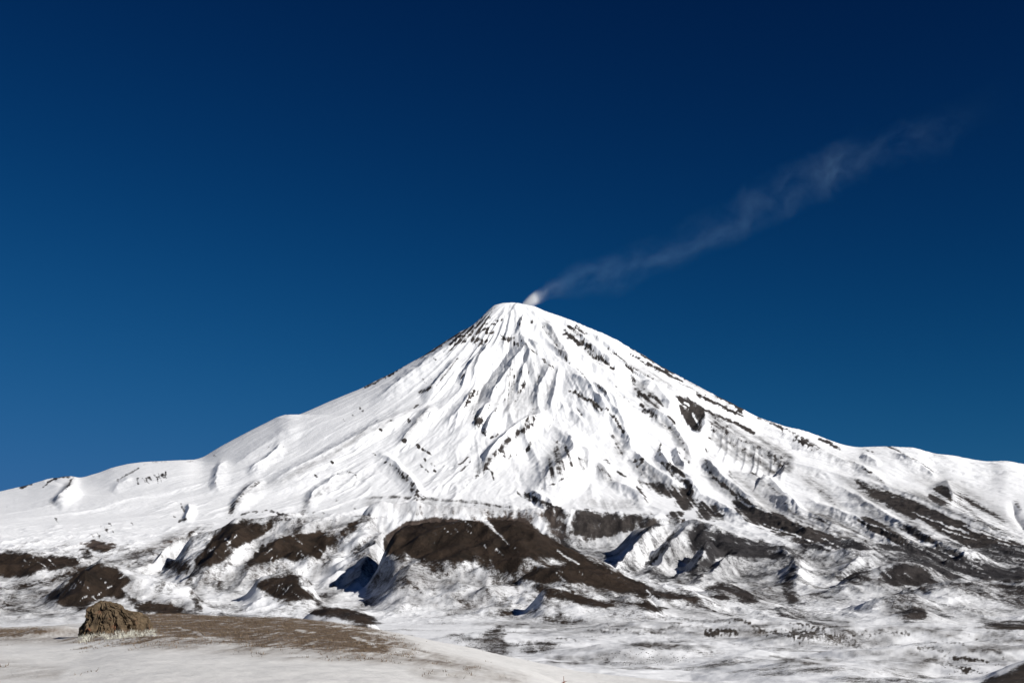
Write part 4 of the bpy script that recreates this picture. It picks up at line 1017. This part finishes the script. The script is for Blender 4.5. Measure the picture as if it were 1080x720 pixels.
    e = r1.color_ramp.elements; e[0].position = .3; e[0].color = (.022, .016, .011, 1); e[1].position = .72; e[1].color = (.19, .14, .09, 1)
    q_ = e.new(.5); q_.color = (.098, .070, .042, 1)
    r2 = b.n('ShaderNodeMapRange', ins={'Value': (n2, 0), 'From Min': .6, 'From Max': .72})
    c = mixc(b, (r2, 0), (r1, 0), (.16, .065, .035, 1)); 
    bm = b.n('ShaderNodeBump', ins={'Height': (n1, 0), 'Strength': .8, 'Distance': .06})
    p = b.n('ShaderNodeBsdfPrincipled', ins={'Base Color': (c, 2), 'Roughness': .9, 'Normal': (bm, 0)})
    p.inputs['Specular IOR Level'].default_value = .2
    o = b.n('ShaderNodeOutputMaterial'); b.link(p, 0, o, 0)
    org = np.array([cx, YR, zr(675)])
    ob = mesh_obj('rock', P - org, faces, m, False); ob.location = org
    return tag(ob, 'big brown outcrop of upright broken rock standing in the snow, sloping down to the right', 'rock')
rock()

# ------------------------------------------------------------------ grass, scrub, stalk
def plain(name, c1, c2, sc=3.0):
    m, b = mat(name)
    g = b.n('ShaderNodeNewGeometry'); n1 = b.n('ShaderNodeTexNoise', ins={'Vector': (g, 'Position'), 'Scale': sc, 'Detail': 2.0})
    c = mixc(b, (n1, 0), c1, c2)
    p = b.n('ShaderNodeBsdfPrincipled', ins={'Base Color': (c, 2), 'Roughness': .85}); p.inputs['Specular IOR Level'].default_value = .1
    o = b.n('ShaderNodeOutputMaterial'); b.link(p, 0, o, 0); return m
def blades(name, pts, hmin, hmax, spread, nb, m, bw):
    V = []; Fc = []
    for (x, y) in pts:
        zz = float(ground_z(x, y)) - .02
        for kx in range(nb):
            a = rng.uniform(0, 6.283); h = (hmin + (hmax - hmin) * rng.random() ** 2.2); r = spread * rng.random()
            bx, by = x + r * math.cos(a), y + r * math.sin(a)
            l = rng.uniform(.2, 1.2) * h; a2 = a + rng.uniform(-.6, .6)
            wx_, wy_ = -math.sin(a2) * bw, math.cos(a2) * bw
            i = len(V)
            V += [(bx - wx_, by - wy_, zz), (bx + wx_, by + wy_, zz), (bx + l * math.cos(a2), by + l * math.sin(a2), zz + h)]
            Fc.append((i, i + 1, i + 2))
    return mesh_obj(name, V, Fc, m)
fgidx = np.where((Y < 150) & (Y > 30) & (turf > .12) & (U > -40) & (U < 560))
uu_, yy_, tt_ = U[fgidx], Y[fgidx], turf[fgidx]
# even spread over the ground: weight cells by their area
area = (yy_ / F * .95) * (yy_ * .0104)
pr = area * np.where(tt_ > .2, tt_ ** .7, .3 * tt_); pr /= pr.sum()
NG = 11000
ch = rng.choice(len(uu_), NG, p=pr)
cl_ = rng.random(NG); gu, gy = uu_[ch] + rng.uniform(-.5, .5, NG), yy_[ch] * (1 + rng.uniform(-.005, .005, NG))
pts = np.stack([(gu - CU) / F * gy, gy], 1)
m_dry = plain('dry_grass', (.045, .030, .020, 1), (.34, .26, .18, 1), 9.0)
tag(blades('dry_grass', pts, .02, .15, .16, 6, m_dry, .017), 'short brown dry grass on the foreground hump', 'grass', kind='stuff')
# pale frosted tufts along the foot of the rock
pts = []
for c in range(46):
    u0 = 86 + 80 * rng.random() ** 1.15; v0 = 677 + rng.normal(0, 2.0) + (2.5 if 112 < u0 < 150 else 0)
    for i in range(int(rng.integers(3, 12))):
        u = u0 + rng.normal(0, 1.6); v = v0 + rng.normal(0, .8); y = min(max(1.45 / (v - HV) * F, 64), 78.2)
        pts.append(((u - CU) / F * y, y))
m_fr = plain('frosted_grass', (.50, .49, .40, 1), (.74, .73, .66, 1), 2.0)
tag(blades('frosted_grass', pts, .04, .26, .2, 7, m_fr, .014), 'pale frosted grass tufts along the foot of the brown rock', 'grass', kind='stuff')

def scrub_pts():
    out = []
    def fill(pts, n, y0, y1):
        q = np.array(pts, float)
        k = 0
        jj = np.where((VF > q[:, 1].min()) & (VF < q[:, 1].max()) & (U > q[:, 0].min()) & (U < q[:, 0].max()) & (Y > y0) & (Y < y1))
        u, v, y = U[jj], VF[jj], Y[jj]; ins = np.zeros(u.shape, bool); q = np.vstack([q, q[:1]])
        for i in range(len(q) - 1):
            a, b = q[i], q[i + 1]
            if a[1] == b[1]: continue
            ins ^= ((v >= min(a[1], b[1])) & (v < max(a[1], b[1]))) & (u < a[0] + (v - a[1]) / (b[1] - a[1]) * (b[0] - a[0]))
        u, y = u[ins], y[ins]
        if len(u) == 0: print('no scrub in', pts[0]); return
        ch = rng.choice(len(u), n)
        for c in ch: out.append(((u[c] + rng.uniform(-.5, .5) - CU) / F * y[c] * 1.0, y[c] * (1 + rng.uniform(-.003, .003))))
    fill([(466,672),(478,668),(500,671),(520,661),(535,660),(530,672),(540,688),(515,690),(490,684)], 800, 800, 3000)
    fill([(530,678),(555,675),(582,675),(592,680),(575,688),(550,688)], 320, 800, 3000)
    fill([(628,690),(660,686),(700,688),(725,694),(700,700),(665,702),(640,700)], 150, 800, 3000)
    fill([(520,662),(560,664),(558,668),(530,668)], 30, 800, 3000)
    fill([(660,688),(690,684),(722,690),(735,698),(700,699),(672,700)], 150, 800, 3000)
    fill([(745,668),(800,662),(840,674),(800,672)], 60, 800, 3000)
    fill([(830,664),(960,666),(950,684),(860,682)], 70, 800, 3000)
    fill([(985,680),(1050,688),(1060,712),(1000,712)], 110, 800, 3000)
    return out
m_scr = plain('scrub_leaf', (.03, .024, .018, 1), (.075, .06, .042, 1), .4)
V = []; Fc = []
for (x, y) in scrub_pts():
    zz = float(ground_z(x, y)); s_ = rng.uniform(.35, 1.2) * (y / 1500) ** .5
    for kx in range(16):
        a = rng.uniform(0, 6.283); el = rng.uniform(.08, .9); l = s_ * rng.uniform(.6, 1.2)
        d = np.array([math.cos(a) * math.cos(el), math.sin(a) * math.cos(el), math.sin(el)])
        t_ = np.array([-math.sin(a), math.cos(a), 0]) * s_ * .26
        bq = np.array([x, y, zz - .1]); i = len(V)
        V += [bq - t_ * .4, bq + t_ * .4, bq + d * l * .6 + t_, bq + d * l, bq + d * l * .6 - t_]
        Fc.append((i, i + 1, i + 2, i + 3, i + 4))
tag(mesh_obj('scrub', V, Fc, m_scr), 'dark scattered scrub poking through the valley snow', 'scrub', kind='stuff')

# one tall dry stalk at the lower edge, beside the end of the hump
def stalk(u, y, h, label):
    x = (u - CU) / F * y; zz = float(ground_z(x, y)); V = []; Fc = []
    def tube(p0, p1, r0, r1):
        p0, p1 = np.array(p0), np.array(p1); d = p1 - p0; d /= np.linalg.norm(d)
        a = np.cross(d, (0, 1, 0.1)); a /= np.linalg.norm(a); b = np.cross(d, a); i = len(V)
        for p, r in ((p0, r0), (p1, r1)):
            for k_ in range(6): V.append(p + r * (a * math.cos(k_ * 1.0472) + b * math.sin(k_ * 1.0472)))
        for k_ in range(6): Fc.append((i + k_, i + (k_ + 1) % 6, i + 6 + (k_ + 1) % 6, i + 6 + k_))
    tube((0, 0, -.05), (.03, 0, h * .55), .022, .016); tube((.03, 0, h * .55), (.02, 0, h), .016, .008)
    for k_ in range(16):
        f = rng.uniform(.05, .45); a = rng.uniform(0, 6.283); l = h * rng.uniform(.15, .4)
        tube((.02 * f, 0, h * f), (.02 + l * math.cos(a), l * math.sin(a), h * f + l * .35), .014, .006)
    o = mesh_obj('dry_stalk', V, Fc, plain('reddish_stalk', (.16, .06, .05, 1), (.26, .13, .09, 1), 4)); o.location = (x, y, zz)
    return tag(o, label, 'plant')
stalk(594, 60, .5, 'thin reddish dry plant stalk at the lower edge, where the foreground hump ends')

# ------------------------------------------------------------------ smoke from the crater
def smoke():
    p0 = np.array([(555 - CU) * ppm, YA - 30, (HV - 322) * ppm]); p1 = np.array([(1075 - CU) * ppm, YA - 30, (HV - 112) * ppm])
    L = float(np.linalg.norm(p1 - p0)); d = (p1 - p0) / L
    n = 28; rings = 24; V = []; Fc = []
    for i in range(rings + 1):
        t = i / rings; r = 130 + 800 * t ** .6
        for k_ in range(n): V.append((t * L - 30, r * math.cos(k_ / n * 6.28319), r * math.sin(k_ / n * 6.28319)))
    for i in range(rings):
        for k_ in range(n):
            Fc.append((i * n + k_, i * n + (k_ + 1) % n, (i + 1) * n + (k_ + 1) % n, (i + 1) * n + k_))
    Fc.append(tuple(range(n))[::-1]); Fc.append(tuple(rings * n + k_ for k_ in range(n)))
    m, b = mat('volcano_smoke')
    tc = b.n('ShaderNodeTexCoord'); sx = b.n('ShaderNodeSeparateXYZ', ins={0: (tc, 'Object')})
    t = math_(b, 'DIVIDE', (sx, 0), L)
    # meander of the axis and the spread of the plume grow downwind
    mpn = b.n('ShaderNodeMapping', ins={'Vector': (tc, 'Object'), 'Scale': (1 / 560.,) * 3, 'Location': (3.1, 1.7, .4)})
    wn = b.n('ShaderNodeTexNoise', ins={'Vector': (mpn, 0), 'Scale': 1.0, 'Detail': 3.0, 'Roughness': .5})
    wv = b.n('ShaderNodeVectorMath', operation='SUBTRACT', ins={0: (wn, 'Color'), 1: (.5, .5, .5)})
    amp_ = b.n('ShaderNodeMapRange', ins={'Value': (t, 0), 'From Min': 0.0, 'From Max': 1.0, 'To Min': 110.0, 'To Max': 950.0})
    ws = b.n('ShaderNodeVectorMath', operation='SCALE', ins={0: (wv, 0)}); b.link(amp_, 0, ws, 'Scale')
    wp = b.n('ShaderNodeVectorMath', operation='ADD', ins={0: (tc, 'Object'), 1: (ws, 0)})
    bend = b.n('ShaderNodeFloatCurve', ins={'Value': (t, 0)})
    cv = bend.mapping.curves[0]; cv.points[0].location = (0, .5); cv.points[1].location = (1, .62)
    for a_, b_ in ((.03, .54), (.09, .55), (.22, .42), (.36, .46), (.5, .56), (.62, .70), (.75, .70)): cv.points.new(a_, b_)
    bend.mapping.update()
    bz = math_(b, 'SUBTRACT', (bend, 0), .5); bz2 = math_(b, 'MULTIPLY', (bz, 0), -650.0)
    bv = b.n('ShaderNodeCombineXYZ'); b.link(bz2, 0, bv, 2)
    wp2 = b.n('ShaderNodeVectorMath', operation='ADD', ins={0: (wp, 0), 1: (bv, 0)})
    s2 = b.n('ShaderNodeSeparateXYZ', ins={0: (wp2, 0)})
    yy = math_(b, 'MULTIPLY', (s2, 1), (s2, 1)); z2 = math_(b, 'MULTIPLY', (s2, 2), (s2, 2)); rr = math_(b, 'SQRT', (math_(b, 'ADD', (yy, 0), (z2, 0)), 0))
    rad = b.n('ShaderNodeFloatCurve', ins={'Value': (t, 0)})
    cv = rad.mapping.curves[0]; cv.points[0].location = (0, .16); cv.points[1].location = (1, 1.0); cv.points.new(.04, .26); cv.points.new(.075, .52); cv.points.new(.14, .72); cv.points.new(.4, .72); rad.mapping.update()
    radm = math_(b, 'MULTIPLY', (rad, 0), 430.0)
    q = math_(b, 'DIVIDE', (rr, 0), (radm, 0))
    fall = b.n('ShaderNodeMapRange', interpolation_type='SMOOTHSTEP', ins={'Value': (q, 0), 'From Min': 1.0, 'From Max': 0.05})
    mp2 = b.n('ShaderNodeMapping', ins={'Vector': (wp, 0), 'Scale': (1 / 330., 1 / 200., 1 / 200.)})
    nn = b.n('ShaderNodeTexNoise', ins={'Vector': (mp2, 0), 'Scale': 1.0, 'Detail': 4.0, 'Roughness': .6})
    puff = b.n('ShaderNodeMapRange', ins={'Value': (nn, 0), 'From Min': .41, 'From Max': .68})
    along = b.n('ShaderNodeFloatCurve', ins={'Value': (t, 0)})
    cv = along.mapping.curves[0]; cv.points[0].location = (0, 1.0); cv.points[1].location = (1, 0.0)
    for a_, b_ in ((.014, 1.0), (.024, .40), (.036, .1), (.055, .022), (.15, .0105), (.25, .0080), (.42, .0080), (.55, .0100), (.63, .0092), (.70, .0060), (.78, .0036), (.86, .0019), (.93, .0007)): cv.points.new(a_, b_)
    along.mapping.update()
    vp = b.n('ShaderNodeMapRange', ins={'Value': (t, 0), 'From Min': .012, 'From Max': .05, 'To Min': .8, 'To Max': 0.0}); pf = math_(b, 'MAXIMUM', (puff, 0), (vp, 0))
    dn = math_(b, 'MULTIPLY', (fall, 0), (pf, 0)); dn = math_(b, 'MULTIPLY', (dn, 0), (along, 0)); dn = math_(b, 'MULTIPLY', (dn, 0), .031)
    vt_ = b.n('ShaderNodeMapRange', ins={'Value': (t, 0), 'From Min': .02, 'From Max': .09})
    vcol = mixc(b, (vt_, 0), (1, 1, 1, 1), (.46, .74, 1, 1))
    vol = b.n('ShaderNodeVolumePrincipled', ins={'Color': (vcol, 2), 'Density': (dn, 0), 'Anisotropy': .0})
    o = b.n('ShaderNodeOutputMaterial'); b.link(vol, 0, o, 'Volume')
    try: m.cycles.volume_step_rate = .04
    except Exception: pass
    ob = mesh_obj('smoke', V, Fc, m)
    from mathutils import Matrix, Vector
    ex = Vector(d); ey = Vector((0, 1, 0)); ez = ex.cross(ey).normalized()
    ob.matrix_world = Matrix(((ex.x, ey.x, ez.x, p0[0]), (ex.y, ey.y, ez.y, p0[1]), (ex.z, ey.z, ez.z, p0[2]), (0, 0, 0, 1)))
    return tag(ob, 'thin white smoke drifting right from the volcano summit', 'smoke', kind='stuff')
smoke()

# ------------------------------------------------------------------ light, sky, camera
Ls = np.array((.70, -.52, .46)); Ls /= np.linalg.norm(Ls)
elev = math.asin(Ls[2]); azi = math.atan2(Ls[0], Ls[1])      # clockwise from +Y
sl = bpy.data.lights.new('sun', 'SUN'); sl.energy = 5.0; sl.angle = math.radians(.5); sl.color = (1, .965, .91)
so = bpy.data.objects.new('sun', sl); col.objects.link(so)
from mathutils import Vector
so.rotation_euler = Vector(-Ls).to_track_quat('-Z', 'Y').to_euler(); so.location = (0, 0, 500)
wd = bpy.data.worlds.new('World'); scene.world = wd; wd.use_nodes = True
b = NB(wd)
sky = b.n('ShaderNodeTexSky', sky_type='NISHITA', sun_disc=False, sun_elevation=elev, sun_rotation=azi, altitude=3000.0, air_density=1.0, dust_density=.0, ozone_density=3.0)
# deep, polarised winter sky: each channel of the sky gets a steeper curve
sc_ = b.n('ShaderNodeVectorMath', operation='SCALE', ins={0: (sky, 0), 'Scale': .06})
sp_ = b.n('ShaderNodeSeparateXYZ', ins={0: (sc_, 0)})
cc = b.n('ShaderNodeCombineXYZ')
for i_, (g_, a_, c_) in enumerate(((3.3, 11.7, 270.0), (2.6, 9.4, 66.0), (2.3, 4.41, 11.0))):
    pw = math_(b, 'POWER', (sp_, i_), g_); up = math_(b, 'MULTIPLY', (pw, 0), a_ / .06); dn_ = math_(b, 'MULTIPLY_ADD', (pw, 0), c_); dn_.inputs[2].default_value = 1.0
    q_ = math_(b, 'DIVIDE', (up, 0), (dn_, 0)); b.link(q_, 0, cc, i_)
bg = b.n('ShaderNodeBackground', ins={'Color': (cc, 0), 'Strength': .06})
wo = b.n('ShaderNodeOutputWorld'); b.link(bg, 0, wo, 0)

cam = bpy.data.cameras.new('camera'); co_ = bpy.data.objects.new('camera', cam); col.objects.link(co_)
co_.rotation_euler = (math.pi / 2, 0, 0)
cam.sensor_width = 36; cam.lens = F / 1080 * 36; cam.shift_y = (HV - 360) / 1080
cam.clip_start = .5; cam.clip_end = 120000
scene.camera = co_
vs = scene.view_settings
vs.view_transform = 'Standard'; vs.look = 'None'; vs.gamma = 1; vs.use_curve_mapping = False; vs.exposure = 0.16
scene.cycles.max_bounces = 5; scene.cycles.volume_bounces = 2
scene.cycles.use_denoising = True
scene.cycles.pixel_filter_type = 'BLACKMAN_HARRIS'
print('done', round(time.time() - T0, 1))
